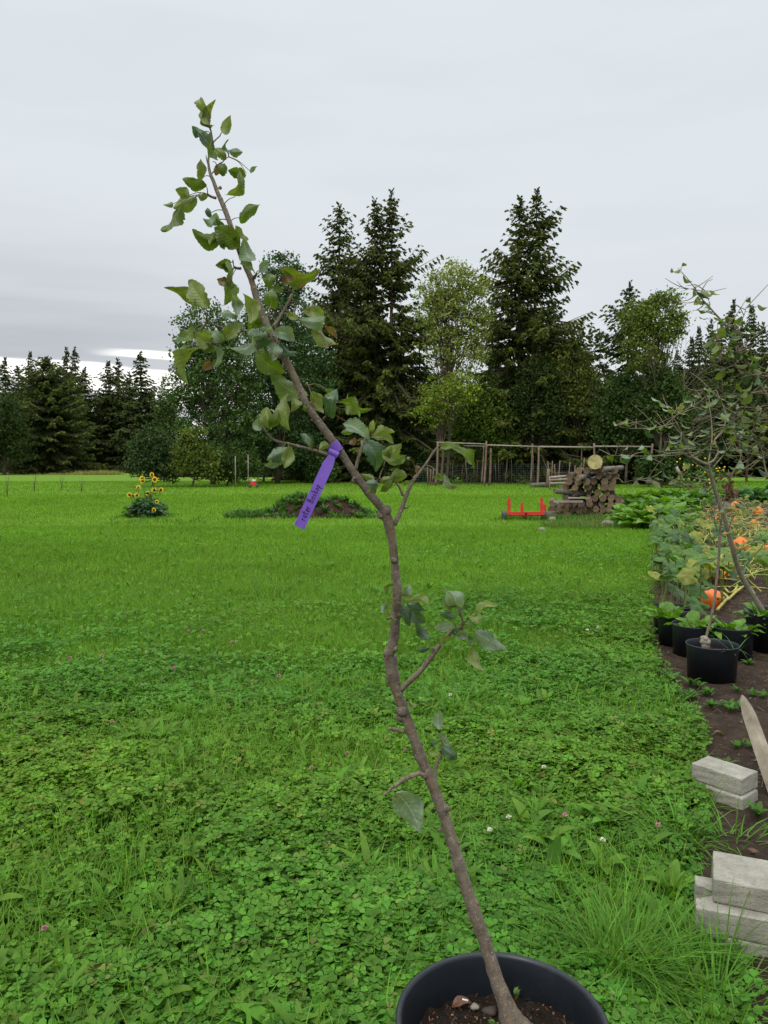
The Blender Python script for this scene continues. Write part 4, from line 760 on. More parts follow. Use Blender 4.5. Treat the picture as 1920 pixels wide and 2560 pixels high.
# bushes on the left
bt('willow_bush', 'rounded grey green bush behind the sunflowers at the field corner', 'bush', 330, 48, [(330, 975, 46, 52, 170), (300, 990, 26, 36, 60), (360, 1000, 40, 40, 80)], (.034, .060, .030), .15, 41, clump_r=.30, tr=.08, inner=.5)
bt('hazel_bush', 'yellowish green bush between the grey bush and the leafy tree', 'bush', 415, 47, [(405, 985, 34, 42, 60), (440, 1000, 34, 36, 50), (420, 940, 24, 24, 24)], (.070, .100, .026), .16, 42, clump_r=.32, tr=.07, inner=.4)
bt('hazel_bush', 'dark green bush to the right of the yellowish bush', 'bush', 490, 49, [(480, 1000, 44, 36, 70), (530, 1010, 36, 32, 50)], (.034, .066, .020), .16, 43, clump_r=.32, tr=.07, inner=.4)
bt('broadleaf_tree', 'small leafy tree above the grey bush, left edge of the middle group', 'tree', 355, 60, [(360, 890, 26, 45, 60), (380, 930, 40, 40, 50)], (.040, .070, .026), .18, 44, clump_r=.4, tr=.1)
# left forest: individual spruces
LF = [(-22, 742, 118, 5.0, 'tall dark spruce cut by the left edge of the picture'), (20, 775, 125, 4.5, 'dark spruce second from the left picture edge'), (75, 762, 128, 3.6, 'thin topped spruce behind the broadest spruce on the left'), (110, 772, 104, 7.6, 'broad bushy spruce standing forward on the left forest edge'), (153, 752, 125, 4.0, 'spruce with a sharp top right of the broad bushy spruce'), (170, 752, 130, 3.8, 'close twin of the sharp topped spruce, slightly right'), (190, 795, 118, 4.5, 'shorter spruce at the left side of the gap'), (241, 782, 122, 4.6, 'spruce just right of the forest gap'), (262, 775, 128, 4.4, 'thin spruce in the centre of the right hand forest clump'), (310, 762, 118, 5.4, 'tallest spruce at the right end of the left forest'), (285, 805, 126, 4.5, 'short spruce tucked behind the tallest spruce of the left forest'), (220, 855, 130, 4, 'low spruce filling the forest gap'), (335, 845, 128, 3.5, 'low spruce at the foot of the left forest right end'), (48, 792, 122, 4.6, 'dark spruce left of the broad bushy spruce'), (135, 800, 122, 5, 'dark spruce behind the broad bushy spruce')]
protos = []
for i in range(4):
    f, wd = spruce(20, 5.4, 90+i, .50, 9, 1.0, .02, (.036, .052, .024), .84, .25, irr=.4, gap=.2, reps=5); t = place_tree('spruce', 'tmp', 'tree', f, wd, (0, 100+i, 0)); protos.append((t, kids(t)))
f, wd = spruce(21, 9.0, 99, .48, 11, 1.0, .01, (.044, .062, .024), .66, .24, irr=.3); bigp = place_tree('spruce', 'tmp', 'tree', f, wd, (0, 100, 0)); bigk = kids(bigp)
used = set(); count = 0
def put_spruce(px, y, d, R_, lb, grp=None, pk=None):
    global count
    H = hgt_at(y, d); pi_ = count % 4 if pk is None else pk; count += 1; t, ch = protos[pi_]; s_ = (R_/4.4, R_/4.4, H/20)
    if pi_ not in used: used.add(pi_); t.location = (tx(px, d), d, 0); t.scale = s_; t['label'] = lb; t.rotation_euler[2] = px; 
    else: t = dup(t, (tx(px, d), d, 0), px*1.3, s_, lb, grp, ch)
    if grp: t['group'] = grp
    elif 'group' in t: del t['group']
    return t
for (px, y, d, R_, lb) in LF:
    if R_ > 7: bigp.location = (tx(px, d), d, 0); bigp.scale = (R_/7.6, R_/7.6, hgt_at(y, d)/21); bigp['label'] = lb
    else: put_spruce(px, y, d, R_, lb)
# dark broadleaf mass at the left edge
bt('broadleaf_tree', 'dark rounded leafy tree at the left edge in front of the forest', 'tree', 12, 96, [(5, 910, 46, 60, 150), (-20, 960, 50, 50, 90), (40, 960, 26, 40, 50)], (.026, .046, .017), .30, 45, clump_r=.8, inner=.2)
# right far forest
RF = [(1232, 716, 105), (1250, 712, 110), (1268, 712, 106), (1215, 740, 100), (1500, 708, 100), (1525, 692, 104), (1548, 700, 98), (1571, 652, 92), (1611, 662, 92), (1592, 700, 100), (1636, 700, 96), (1662, 682, 92), (1485, 730, 96), (1690, 690, 96), (1455, 760, 100)]
RW = ['leftmost of three small far spruces right of the twin topped spruce', 'middle of three small far spruces right of the twin topped spruce', 'right one of three small far spruces near the olive tree', 'far spruce behind the olive leafy tree', 'far spruce just right of the yellow tinged crown', 'far spruce left of the tall pair at right', 'far spruce beside the top of the right apple tree', 'tall pointed far spruce behind the right apple tree top', 'tall far spruce with a forked top near the right edge', 'far spruce between the tall pair at right', 'shorter far spruce near the right edge', 'far spruce cut by the right edge', 'low far spruce behind the bare branches', 'far spruce beyond the right edge side', 'low far spruce behind the leafy tree with bare trunk']
for (px, y, d), lb in zip(RF, RW): put_spruce(px, y, d, 3.6 if y < 680 else 3.2, lb)
k = 0
for row, d in enumerate((84, 92)):
    for px in np.arange(380+row*20, 1700, 42):
        y = 880 if px < 620 else (800 if px < 1250 else 790)
        if px < 480: y = 960
        put_spruce(px+RNG.random()*14, y+RNG.random()*40, d+RNG.random()*4, 5.2, 'dark spruce of the dense wood behind the middle trees', 'dark spruces of the dense wood behind the field')
for px in np.arange(-40, 360, 36):
    put_spruce(px+RNG.random()*14, 850+RNG.random()*40, 128+RNG.random()*8, 5.0, 'dark spruce low in the deep shade of the left forest', 'dark spruces in the shade of the left forest')

# bare branched shrub leaning right
def bare_shrub(px, ybase, d, n, spread, hh, lean, seed, label):
    rg = np.random.default_rng(seed); t = thing('bare_tree', label, 'tree', (tx(px, d), d, 0)); mb = MB(); b0 = hgt_at(ybase, d); tube(mb, [(0, 0, 0), (.1, 0, b0*.5), (0, 0, b0)], [.06, .05, .04], 6)
    for i in range(n):
        a = lean+spread*(rg.random()-.5); L = hh*(.6+.5*rg.random()); y_ = (rg.random()-.5)*L*.6; pts = [np.array((0, 0, b0*.9*rg.random()**.3))]
        for s_ in range(4): pts.append(pts[-1]+np.array((sin(a)*L/4, y_/4, cos(a)*L/4))); a += (rg.random()-.5)*.35+.05
        p, r = smooth(pts, [.026, .021, .016, .011, .006], 3); tube(mb, p, r, 4, (1, 1, 1), cap=False)
        for q in range(5):
            j = rg.integers(3, len(p)-1); a2 = a+(rg.random()-.5)*1.4; l2 = L*.3*rg.random()+.2; e = p[j]+np.array((sin(a2)*l2, (rg.random()-.5)*l2, cos(a2)*l2)); tube(mb, [p[j], (p[j]+e)/2+rg.normal(size=3)*.04, e], [.009, .007, .004], 3, (1, 1, 1), cap=False)
    mb.build('bare_branches', M_bark_pale, t)
bare_shrub(1450, 900, 51, 14, .9, 4.4, .95, 5, 'leafless grey brown tree fanning to the right in front of the dark forest')
bare_shrub(1470, 800, 52, 6, .8, 3.6, .25, 6, 'thin leafless upright tree right of the bare pale trunk')

# ---------------------------------------------------------------- pole frame, netting, bean poles, benches
Q5 = lambda x, y: (1000+x/2.37, 1050+y/2.37)
frame = thing('pole_frame', 'long open frame of rough wooden poles with thin top rails behind the woodpile', 'frame', (0, 0, 0))
def zpole(x, y0, d, r=.065, yb=None, xb=None, par=frame, nm='post', m=M_pole, lift=0):
    a = P(*Q5(x, y0), d); b = np.array((P(*Q5(xb or x, 390), d)[0], d, 0)); mb = MB(); p, rr = smooth([b, (a+b)/2+np.array((.02, 0, 0)), a], [r*.9, r*.8, r*.7], 4); tube(mb, p, rr, 8, (1, 1, 1), .12, seed=int(x)); return mb.build(nm, m, par)
for x, y, d, xb, r in ((224, 128, 50, 214, .085), (512, 124, 50, 498, .075), (822, 155, 50, 815, .085), (1150, 138, 50, 1150, .085), (1496, 140, 49, 1470, .095), (497, 150, 53, 482, .06), (785, 140, 53, 774, .075), (1077, 148, 53, 1072, .07), (1402, 190, 53, 1392, .085), (538, 168, 50.5, 530, .085)):
    zpole(x, y, d, r, xb=xb)
for a, b, d, r in (((214, 132), (512, 143), 50, .04), ((512, 148), (822, 158), 50, .045), ((822, 158), (1150, 162), 50, .055), ((1150, 156), (1500, 158), 49.5, .045), ((380, 152), (520, 156), 53, .03), ((1310, 212), (1440, 212), 53, .03)):
    mb = MB(); beam(mb, P(*Q5(*a), d), P(*Q5(*b), d), r, k=8, jit=.1); mb.build('rail', M_rail, frame)
fence = thing('wire_fence', 'thin green grey wire mesh fence with slim stakes along the field edge', 'fence', (0, 0, 0))
mb = MB(); d = 54; xa, xb = P(*Q5(95, 390), d)[0], P(*Q5(1560, 390), d)[0]
for z in np.arange(.15, 1.5, .16): tube(mb, [(xa, d, z), ((xa+xb)/2, d, z-.02), (xb, d, z)], .0035, 3, cap=False)
for x in np.arange(xa, xb, .16): tube(mb, [(x, d, .02), (x, d, 1.44)], .0028, 3, cap=False)
mb.build('wire_mesh', M_wire, fence)
for x in (305, 360, 400, 438, 455, 570, 588, 625, 660, 790, 1240, 1300, 1480):
    mb = MB(); h = 1.2+.9*random.random(); X_ = P(*Q5(x, 390), d-.3)[0]; beam(mb, (X_, d-.3, 0), (X_+.12*(random.random()-.5)*3, d-.3, h), .018 if x not in (400, 625) else .04, k=5); mb.build('stake', M_pole, fence)
for i, (x, y, xb) in enumerate(((182, 292, 180), (200, 283, 190), (163, 280, 165), (212, 330, 205))):
    o = (lambda mb: (beam(mb, (P(*Q5(xb, 390), 50.4)[0], 50.4, 0), P(*Q5(x, y), 50.4), .05, k=6), mb.build('leaning_stake', M_pole))[1])(MB())
    tag(o, ('short', 'tallest', 'thin', 'stubby')[i]+' rough stake leaning beside the left end of the pole frame', 'stake', 'stakes at the left end of the pole frame')
for i, (x, y, xb) in enumerate(((875, 243, 890), (903, 242, 897), (915, 262, 922), (948, 240, 935), (1008, 250, 992), (1038, 268, 1030), (1092, 225, 1080), (880, 290, 872))):
    mb = MB(); beam(mb, (P(*Q5(xb, 390), 46)[0], 46, 0), P(*Q5(x, y), 46), .03 if i < 7 else .10, k=6); o = mb.build('bean_pole', M_pole)
    tag(o, ['leftmost thin', 'second thin', 'third thin', 'tall thin', 'leaning thin', 'short thin', 'pale thin', 'thick short'][i]+' bean pole standing behind the woodpile bench', 'pole', 'bean poles behind the woodpile')
rack = thing('plank_rack', 'low grey wooden plank rack left of the woodpile top', 'rack', (0, 0, 0))
for a, b in (((888, 342), (985, 332)), ((885, 356), (1000, 350)), ((890, 375), (985, 374))):
    mb = MB(); beam(mb, P(*Q5(*a), 42), P(*Q5(*b), 42), .07, k=4); mb.build('plank', M_rail, rack)
for x in (888, 950, 990):
    mb = MB(); q = P(*Q5(x, 335), 42.2); beam(mb, (q[0], 42.2, 0), q, .04, k=5); mb.build('leg', M_rail, rack)
mb = MB(); q = P(*Q5(850, 392), 47); tube(mb, [(q[0]-.8, 47, .12), (q[0], 46.9, .16), (q[0]+.7, 47, .12)], [.14, .15, .12], 8, jit=.1); tag(mb.build('fallen_log', M_log), 'short log lying in the grass below the plank rack', 'log')

# ---------------------------------------------------------------- woodpile
DW = 20.8; YAW = radians(17)
dirv = np.array((sin(YAW), cos(YAW), .0)); 
def log(name, label, c, r, L, dv, group=None, tint=1.0, seed=0, ends=(1, 1, 1), flat=False):
    dv = np.asarray(dv)/np.linalg.norm(dv); t = thing(name, label, 'log', c, group); mb = MB(); k = 14
    tube(mb, [np.zeros(3), dv*L*.3, dv*L*.7, dv*L], [r, r*.98, r*.95, r*.9], k, (tint,)*3, .07, cap=True, seed=seed); mb.build('bark', M_log, t)
    ref = np.array((0, 0, 1.)); u = np.cross(dv, ref); u /= np.linalg.norm(u); v = np.cross(dv, u); mb = MB(); a = np.arange(k)/k*2*pi
    for cc, s_ in ((-dv*.004, 1),):
        V = np.vstack([cc+0*dv, cc+(np.outer(np.cos(a), u)+np.outer(np.sin(a), v))*r*.985*s_]); uv = np.vstack([(0, 0), np.stack([np.cos(a), np.sin(a)], 1)]); F = np.array([(0, 1+i, 1+(i+1) % k) for i in range(k)])
        mb.add(V, F, (tint*ends[0], tint*ends[1], tint*ends[2], 0), uv)
    mb.build('cut_end', M_end, t); return t
zx = lambda x: P(1000+x/2.37, 1290, DW)[0]
rows = [(868, 1215, 10, 545), (905, 1235, 10, 516), (915, 1285, 10, 487), (985, 1290, 8, 458), (995, 1275, 7, 428), (990, 1250, 7, 400), (1000, 1265, 6, 372), (1010, 1290, 6, 346), (1060, 1270, 5, 322)]
RN = ['bottom', 'second lowest', 'third lowest', 'fourth', 'middle', 'sixth', 'seventh', 'second highest', 'topmost']; ON = ['first', 'second', 'third', 'fourth', 'fifth', 'sixth', 'seventh', 'eighth', 'ninth', 'tenth']
rw = random.Random(3); r0 = .093
for ri, (xa, xb, n, y) in enumerate(rows):
    z = P(1000, 1050+y/2.37, DW)[2]; z = .085+ri*.150
    for j in range(n):
        x = xa+(xb-xa)*j/(n-1); r = r0*(.86+.24*rw.random()); yo = DW+.25*(rw.random()-.5)+(.22 if rw.random() < .25 else 0)+ri*.02
        if 3 <= ri <= 6 and 2 <= j <= 4 and rw.random() < .6: yo += .22
        yw = YAW+radians(rw.uniform(-5, 5)); log('log', f'{ON[j]} log from the left in the {RN[ri]} row of the woodpile', (zx(x), yo, z+.012*(rw.random()-.5)), r, 1.95*(.85+.25*rw.random()), (sin(yw), cos(yw), .01*rw.uniform(-1, 1)), 'logs of the woodpile', .75+.45*rw.random(), ri*20+j)
log('log', 'large pale round log end sitting on top of the woodpile', (zx(1143), DW-.12, .085+9*.150+.085), .20, .55, (sin(YAW), cos(YAW), 0), None, 1.0, 77, (2.7, 3.3, 2.5))
log('log', 'thin log sticking out to the left of the woodpile', (zx(912), DW-.05, .74), .07, 1.5, (.9, .5, -.10), None, .9, 78)
log('log', 'pale log lying askew across the right end of the woodpile top', (zx(1190), DW-.10, 1.33), .07, .75, (.85, .5, .05), None, 1.4, 79)
log('log', 'pale short log pointing left near the top of the woodpile', (zx(1040), DW-.2, 1.08), .07, 1.2, (.6, .8, .10), None, 1.35, 80)
log('log', 'lowest left log of the woodpile poking towards the red cart', (zx(855), DW-.15, .10), .09, 1.6, (.75, .66, .0), None, 1.0, 81)
mb = MB(); c = P(*Q5(995, 482), DW-.25); box(mb, c, (.75, .14, .05), .06, jit=.01); tag(mb.build('plank', M_rail, smooth=False), 'pale plank lying across the lower left of the woodpile', 'plank')
mb = MB(); c = P(*Q5(1060, 462), DW-.2); box(mb, c, (.55, .12, .04), -.05, jit=.01); tag(mb.build('plank', M_rail, smooth=False), 'smaller grey plank tucked above the pale plank in the woodpile', 'plank')

# ---------------------------------------------------------------- red log cart
dC = 20.0; cart = thing('log_cart', 'small red steel log cart with upright stakes left of the woodpile', 'cart', (0, 0, 0))
def c5(x, y, d=dC): return P(1000+x/2.37, 1050+y/2.37, d)
for (x, y0, y1, d, w_) in ((645, 463, 560, dC, .075), (840, 463, 560, dC, .075), (722, 490, 556, dC+.9, .06), (858, 500, 556, dC+.9, .06)):
    a, b = c5(x, y0, d), c5(x, y1, d); mb = MB(); box(mb, (a+b)/2, (w_, .05, abs(a[2]-b[2]))); box(mb, (a+b)/2+np.array((0, 0, .02)), (w_*1.18, .062, .10)); mb.build('upright_stake', M_red, cart, smooth=False)
a, b = c5(645, 553), c5(840, 553); mb = MB(); box(mb, (a+b)/2+np.array((0, -.052, 0)), (b[0]-a[0]+.10, .05, .085)); mb.build('cross_beam', M_red, cart, smooth=False)
mb = MB(); a2 = c5(742, 553); box(mb, a2+np.array((0, .48, -.06)), (.09, .96, .07)); box(mb, c5(790, 550, dC+.9), (.62, .05, .07)); mb.build('chassis', M_red, cart, smooth=False)
mb = MB(); box(mb, a2+np.array((0, -.09, 0)), (.05, .03, .05)); mb.build('coupling', M_pot, cart, smooth=False)
for x in (618, 850):
    c = c5(x, 572, dC+.1); c[2] = .125; mb = MB(); k = 20; a = np.arange(k)/k*2*pi
    for r, xo in (): pass
    prof = [(.05, -.045), (.10, -.05), (.125, -.03), (.125, .03), (.10, .05), (.05, .045)]; V = np.concatenate([np.stack([np.full(k, xo), np.cos(a)*r, np.sin(a)*r], 1) for r, xo in prof])+c
    F = np.array([(i*k+j, i*k+(j+1) % k, (i+1)*k+(j+1) % k, (i+1)*k+j) for i in range(5) for j in range(k)]); wh = MB(); wh.add(V, F); t_ = wh.build('tyre', M_tyre, cart)
    wh = MB(); wh.add(np.vstack([np.stack([np.full(k, -.03), np.cos(a)*.05, np.sin(a)*.05], 1), np.stack([np.full(k, .03), np.cos(a)*.05, np.sin(a)*.05], 1)])+c, [np.array([(j, (j+1) % k, k+(j+1) % k, k+j) for j in range(k)]), np.arange(k)[None], (np.arange(k)+k)[None]]); wh.build('rim', M_white, cart)
mb = MB(); tube(mb, [(c5(618, 572)[0], dC+.1, .125), (c5(850, 572)[0], dC+.1, .125)], .02, 6); mb.build('axle', M_tyre, cart)
# stones beside the pile
for i, (x, y, s_) in enumerate(((1230, 625, .13), (905, 590, .09), (842, 650, .07))):
    q = G(1000+x/2.37, 1050+y/2.37+4); mb = MB(); pebble(mb, (0, 0, 0), (s_*1.2, s_, s_*.8), i+4); o = mb.build('field_stone', M_stone); o.location = (q[0], q[1], s_*.45); tag(o, ['large pale rounded stone in the grass in front of the woodpile', 'flat stone in the grass below the left end of the woodpile', 'small brown stone in the grass left of the tuft'][i], 'stone')

# long grass round cart and pile, rough patch in front
def tuft(x, y, n, h, spread, w_=.006, base=(.08, .19, .03), lean=.5, mbx=None, tm=BL):
    m = mbx; a = RNG.random(n)*2*pi; idx = RNG.integers(0, 3, n); px = x+np.cos(a)*RNG.random(n)*spread; py = y+np.sin(a)*RNG.random(n)*spread
    for q in range(3):
        k = idx == q; c = k.sum()
        if not c: continue
        R = rotz(a[k]-pi/2)@rotx(-lean*RNG.random(c)); hh = h*(.5+.6*RNG.random(c)); scatter(m, tm[q][0], tm[q][1], R, np.stack([px[k], py[k], np.zeros(c)], -1), np.stack([np.full(c, w_), hh, hh], -1), green(c, base, .3))
mb = MB()
for x in np.arange(560, 1300, 9):
    q = c5(x, 575, dC-.1+random.random()*.5); tuft(q[0], q[1], 16, .24 if x > 600 else .15, .12, .010, (.085, .19, .03), mbx=mb)
for i in range(260):
    q = G(1000+random.uniform(850, 1330)/2.37, 1050+random.uniform(575, 655)/2.37); b = random.choice(((.06, .15, .025), (.06, .15, .025), (.16, .19, .05), (.20, .19, .07))); tuft(q[0], q[1], 14, .24, .12, .011, b, mbx=mb)
for i in range(60):
    q = G(random.uniform(80, 420)*1.0+200, 1290+random.uniform(-5, 22)); tuft(q[0], q[1], 12, .16, .15, .012, (.055, .14, .025), mbx=mb)
tag(mb.build('rough_grass', M_lawn), 'long uncut grass round the cart, the woodpile and the sunflowers', None, kind='stuff')

# ---------------------------------------------------------------- soil heap with weeds
def heap(name, label, cx, cy, rx, ry, h, m, seed, kind='structure'):
    mb = MB(); n = 70; a = np.linspace(-1, 1, n); gx, gy = np.meshgrid(a, a, indexing='ij'); r = np.sqrt(gx**2+gy**2); X_ = cx+gx*rx; Y_ = cy+gy*ry; zz = h*np.clip(1-r**2, 0, 1)**.8*(.65+.6*vnoise(X_, Y_, 1.6, seed))+.10*h*vnoise(X_, Y_, 9, seed)-.03-.15*(r > 1)
    i, j = np.meshgrid(np.arange(n-1), np.arange(n-1), indexing='ij'); i = i.ravel(); j = j.ravel(); F = np.stack([i*n+j, (i+1)*n+j, (i+1)*n+j+1, i*n+j+1], 1); k = (r.ravel()[F] < 1.03).all(1); mb.add(np.stack([X_, Y_, zz], -1).reshape(-1, 3), F[k]); o = mb.build(name, m); tag(o, label, None, kind=kind)
    return lambda x, y: float(h*max(0, 1-((x-cx)/rx)**2-((y-cy)/ry)**2)**.8*(.65+.6*vnoise(x, y, 1.6, seed)))
M_heap = soil_mat('heap_soil', (.020, .010, .008), (.075, .040, .030), True, 7)
dm = 21.5; c = P(790, 1285, dm); hf = heap('soil_heap', 'low brown soil heap grown over with weeds', c[0], dm, 1.5, .85, .48, M_heap, 3)
c2 = P(668, 1296, 20.8); heap('soil_heap', 'small flat patch of bare soil left of the heap', c2[0], 20.8, .8, .4, .14, M_heap, 4)
mb = MB()
for i in range(620):
    u = random.random(); x = c[0]-2.3+3.9*u+random.gauss(0, .15); y = dm+random.uniform(-1.0, .8)
    if u > .45 and random.random() < .42 and y < dm-.1: continue
    z = max(0, hf(x, y)); b = random.choice(((.05, .13, .03), (.08, .17, .03), (.10, .18, .06), (.05, .11, .045))); rosette(x, y, random.uniform(.10, .24), random.choice((0, 1, 2, 3)), 7, b, z, mb, up=.5)
tag(mb.build('heap_weeds', M_lawn), 'green weeds growing over the brown soil heap', None, kind='stuff')

# ---------------------------------------------------------------- sunflowers
dS_ = 21.0
sunf = [('tall branching sunflower rising above the leafy clump', 366, [((670, 350), .6, 'side'), ((655, 545), 1, ''), ((665, 625), .9, ''), ((945, 430), .9, ''), ((1030, 575), 1.15, ''), ((1140, 575), .7, 'side'), ((1010, 890), 1.05, ''), ((820, 985), .9, '')]),
        ('low sunflower on the left of the leafy clump with many heads', 340, [((465, 805), .7, 'side'), ((545, 810), .85, ''), ((280, 1030), .95, ''), ((385, 1050), .9, 'side'), ((495, 1050), 1, '')]),
        ('low sunflower on the right of the leafy clump', 385, [((1215, 885), 1.05, ''), ((1075, 800), .5, 'side'), ((900, 1070), .8, ''), ((800, 1155), 1.25, ''), ((1090, 1235), .8, ''), ((1005, 1480), .9, ''), ((830, 1370), .5, '')])]
ZS = lambda x, y: (300+x/11.85, 1150+y/11.85)
for si, (lb, bx, heads) in enumerate(sunf):
    bq = P(bx, 1290, dS_+.1*si); base_ = np.array((bq[0], dS_+.1*si, 0)); t = thing('sunflower', lb, 'sunflower', base_, 'sunflowers in the meadow'); st_ = MB(); lv_ = MB()
    for (hx, hy), s_, md in heads:
        c = P(*ZS(hx, hy), dS_+random.uniform(-.25, .15))-base_; R = .078*s_; k0 = np.array((random.uniform(-.05, .05), 0, 0)); mid = np.array((c[0]*.35, c[1]*.3, c[2]*.55)); pp, rr = smooth([k0, mid, c+np.array((0, .03, -.02)), c+np.array((0, .01, 0))], [.014, .011, .008, .006], 4); tube(st_, pp, rr, 5, (.35, .75, .35))
        ax_ = np.array((random.uniform(-.3, .3), -1, random.uniform(-.1, .4))) if md != 'side' else np.array((random.choice((-1, 1)), -.3, .1)); ax_ /= np.linalg.norm(ax_); u = np.cross(ax_, (0, 0, 1.)); u /= np.linalg.norm(u); v = np.cross(u, ax_)
        mb = MB(); n = 16
        for q in range(n):
            a = 2*pi*q/n+random.random()*.2; e = u*cos(a)+v*sin(a); s2 = -u*sin(a)+v*cos(a); mb.add([c+e*R*.4-s2*R*.1, c+e*R*.75-s2*R*.17+ax_*.006, c+e*R*1.05+ax_*.002, c+e*R*.75+s2*R*.17+ax_*.006, c+e*R*.4+s2*R*.1], np.array([(0, 1, 2, 3, 4)]))
        h_ = mb.build('flower_head', M_petal, t); mb = MB(); pebble(mb, c+ax_*.004, (R*.42, R*.42, R*.42), q); mb.build('seed_disc', M_disc, h_)
        for q in range(4):
            j = random.randint(3, len(pp)-2); a = random.random()*6.28; L = random.uniform(.08, .15); e = pp[j]+np.array((cos(a)*L, sin(a)*L, -.02)); blade_leaf(lv_, pp[j], e, L*.7, np.array((-sin(a), cos(a), .1)), (.05, .11, .04), .2, .2, 0, 6, 4)
    for q in range(150):
        a = random.random()*6.28; rr_ = .46*math.sqrt(random.random()); x, y, z = cos(a)*rr_+(365-bx)*pxm(dS_)*.6, sin(a)*rr_*.6, random.uniform(.04, .66)*(1-.5*rr_/.46); L = random.uniform(.10, .19); a2 = a+random.uniform(-.8, .8); b_ = np.array((x, y, z)); blade_leaf(lv_, b_, b_+np.array((cos(a2)*L, sin(a2)*L, -.35*L)), L*.75, np.array((-sin(a2), cos(a2), .1)), np.array((.045, .10, .045))*random.uniform(.8, 1.3), .2, .2, 0, 6, 4)
    st_.build('stem', simple('green_stem_%d' % si, (.2, .3, .12), (.3, .42, .16), 10), t); lv_.build('leaves', M_leaf2, t)

# tiny saplings in the far left field, fence stakes
for i, (px, py, h) in enumerate(((18, 1244, 1.0), (86, 1232, 1.0), (155, 1226, .8), (204, 1232, .8))):
    q = G(px, py); mb = MB()
    for s_ in range(9): a = random.random()*6.28; tube(mb, [(0, 0, 0), (cos(a)*.05, 0, h*.5), (cos(a)*.25*random.random()+.02, .1, h*(.8+.3*random.random()))], [.008, .005, .003], 3, (1, 1, 1))
    t = thing('sapling', ['leftmost', 'second', 'third', 'rightmost'][i]+' thin young sapling in the far left field', 'tree', (q[0], q[1], 0), 'saplings in the far left field'); mb.build('stems', M_bark_far, t)
# straw coloured dry grass at the forest foot
mb = MB(); 
for i in range(700):
    px = random.choice((random.gauss(218, 14), random.gauss(262, 14), random.uniform(120, 290), random.uniform(0, 290))); q = P(px*1.0, 1180, random.uniform(96, 108)); h = random.uniform(.3, .8)*(1 if px > 180 else .6); tuft(q[0], q[1], 10, h, 1.2, .07, (.26, .24, .09), mbx=mb, tm=BS)
tag(mb.build('dry_grass', M_lawn), 'straw coloured dry grass at the foot of the left forest', None, kind='stuff')
# a dark red and white mower-like thing and white stake under the trees
mw = thing('garden_machine', 'small red and white machine parked under the trees behind the label', 'machine', (0, 0, 0)); q = P(634, 1213, 46.5); q[2] = 0
mb = MB(); box(mb, q+np.array((0, 0, .26)), (.30, .4, .24), jit=.05); mb.build('body', M_red, mw, smooth=False); mb = MB(); box(mb, q+np.array((0.03, -.05, .45)), (.2, .25, .12), jit=.03); mb.build('hood', M_white, mw, smooth=False)
for s_ in (-.22, .22):
    mb = MB(); tube(mb, [q+np.array((s_-.04, -.1, .12)), q+np.array((s_+.04, -.1, .12))], .12, 14); mb.build('wheel', M_tyre, mw)
for px, h, lb in ((621, 2.0, 'white stake beside the red and white machine'), (589, 1.9, 'pale peeling trunk stake left of the machine')):
    mb = MB(); q = P(px, 1213, 46.8); beam(mb, (q[0], 46.8, 0), (q[0], 46.8, h), .025, k=6); tag(mb.build('white_stake', M_rail), lb, 'stake')

# ---------------------------------------------------------------- pots in the bed, with plants
RP = [('front black pot on the soil with a thin apple trunk in it', 1775.5, 5.15, .174, .275), ('second black pot behind the front one, with leafy greens', 1730, 5.80, .170, .275), ('black pot behind the second one at the grass edge', 1690, 6.16, .166, .275), ('rearmost black pot nearest the pumpkin leaves', 1672, 6.55, .158, .275), ('black pot of leafy greens right behind the front pot', 1822, 5.72, .165, .275)]
POTS = []
for lb, px, d, R_, H in RP:
    x = (px-960)/FPX*d*1.02; pot('plant_pot', lb, x, d, R_, H, R_*.88, H*.78, 'black pots in the vegetable bed', .007); POTS.append((x, d, R_, H))
x6 = 3.08; pot('plant_pot', 'large black pot cut by the right picture edge, holding the thick apple trunk', x6, 5.95, .25, .335, .22, .27, 'black pots in the vegetable bed', .008); POTS.append((x6, 5.95, .25, .335))
def greens(name, label, x, y, z, n, L, base, group=None, spread=.5, w_=.42, shape='apple'):
    t = MB()
    for i in range(n):
        a = random.random()*6.28; l_ = L*random.uniform(.6, 1.1); el = random.uniform(.25, 1.1)*spread*2; e = np.array((cos(a)*l_*cos(el), sin(a)*l_*cos(el), l_*sin(el)*.8)); b = np.array((cos(a), sin(a), 0))*.02; p_ = b+e*.3
        tube(t, [b, b+e*.15, p_], .003, 4, (.18, .26, .08)); blade_leaf(t, p_, b+e+np.array((0, 0, -.02)), l_*w_, np.array((-sin(a), cos(a), random.uniform(-.3, .3))), np.array(base)*random.uniform(.75, 1.2), random.uniform(.1, .5), .25, 0, 9, 6, .02, 'apple', .05)
    o = t.build(name, M_leaf2); o.location = (x, y, z); tag(o, label, 'plant', group); return o
GRP = 'leafy greens growing in the black pots'
for i, (dx, lb) in enumerate((((-.03, 0), None), ((.0, .0), 'leafy green plant hanging over the second black pot'), ((-.07, 0), 'leafy green plant in the pot at the grass edge'), ((.05, 0), 'low leafy plant in the rearmost black pot'), ((.02, 0), 'broad leafy green plant in the pot behind the front one'), ((-.10, -.02), 'leafy green plant in the large pot at the right edge'))):
    if lb is None: continue
    x, y, R_, H = POTS[i]; greens('leafy_plant', lb, x+dx[0], y+dx[1], H*.8, 20 if i != 3 else 10, .24 if i != 3 else .13, (.13, .27, .025), GRP)
greens('leafy_plant', 'second leafy green plant at the left side of the pot at the grass edge', POTS[2][0]-.06, POTS[2][1]+.30, .22, 14, .19, (.13, .27, .025), GRP)
mb = MB(); x, y, R_, H = POTS[0]; tuft(x+.13, y-.05, 9, .26, .02, .009, (.07, .17, .04), 1.1, mbx=mb); 
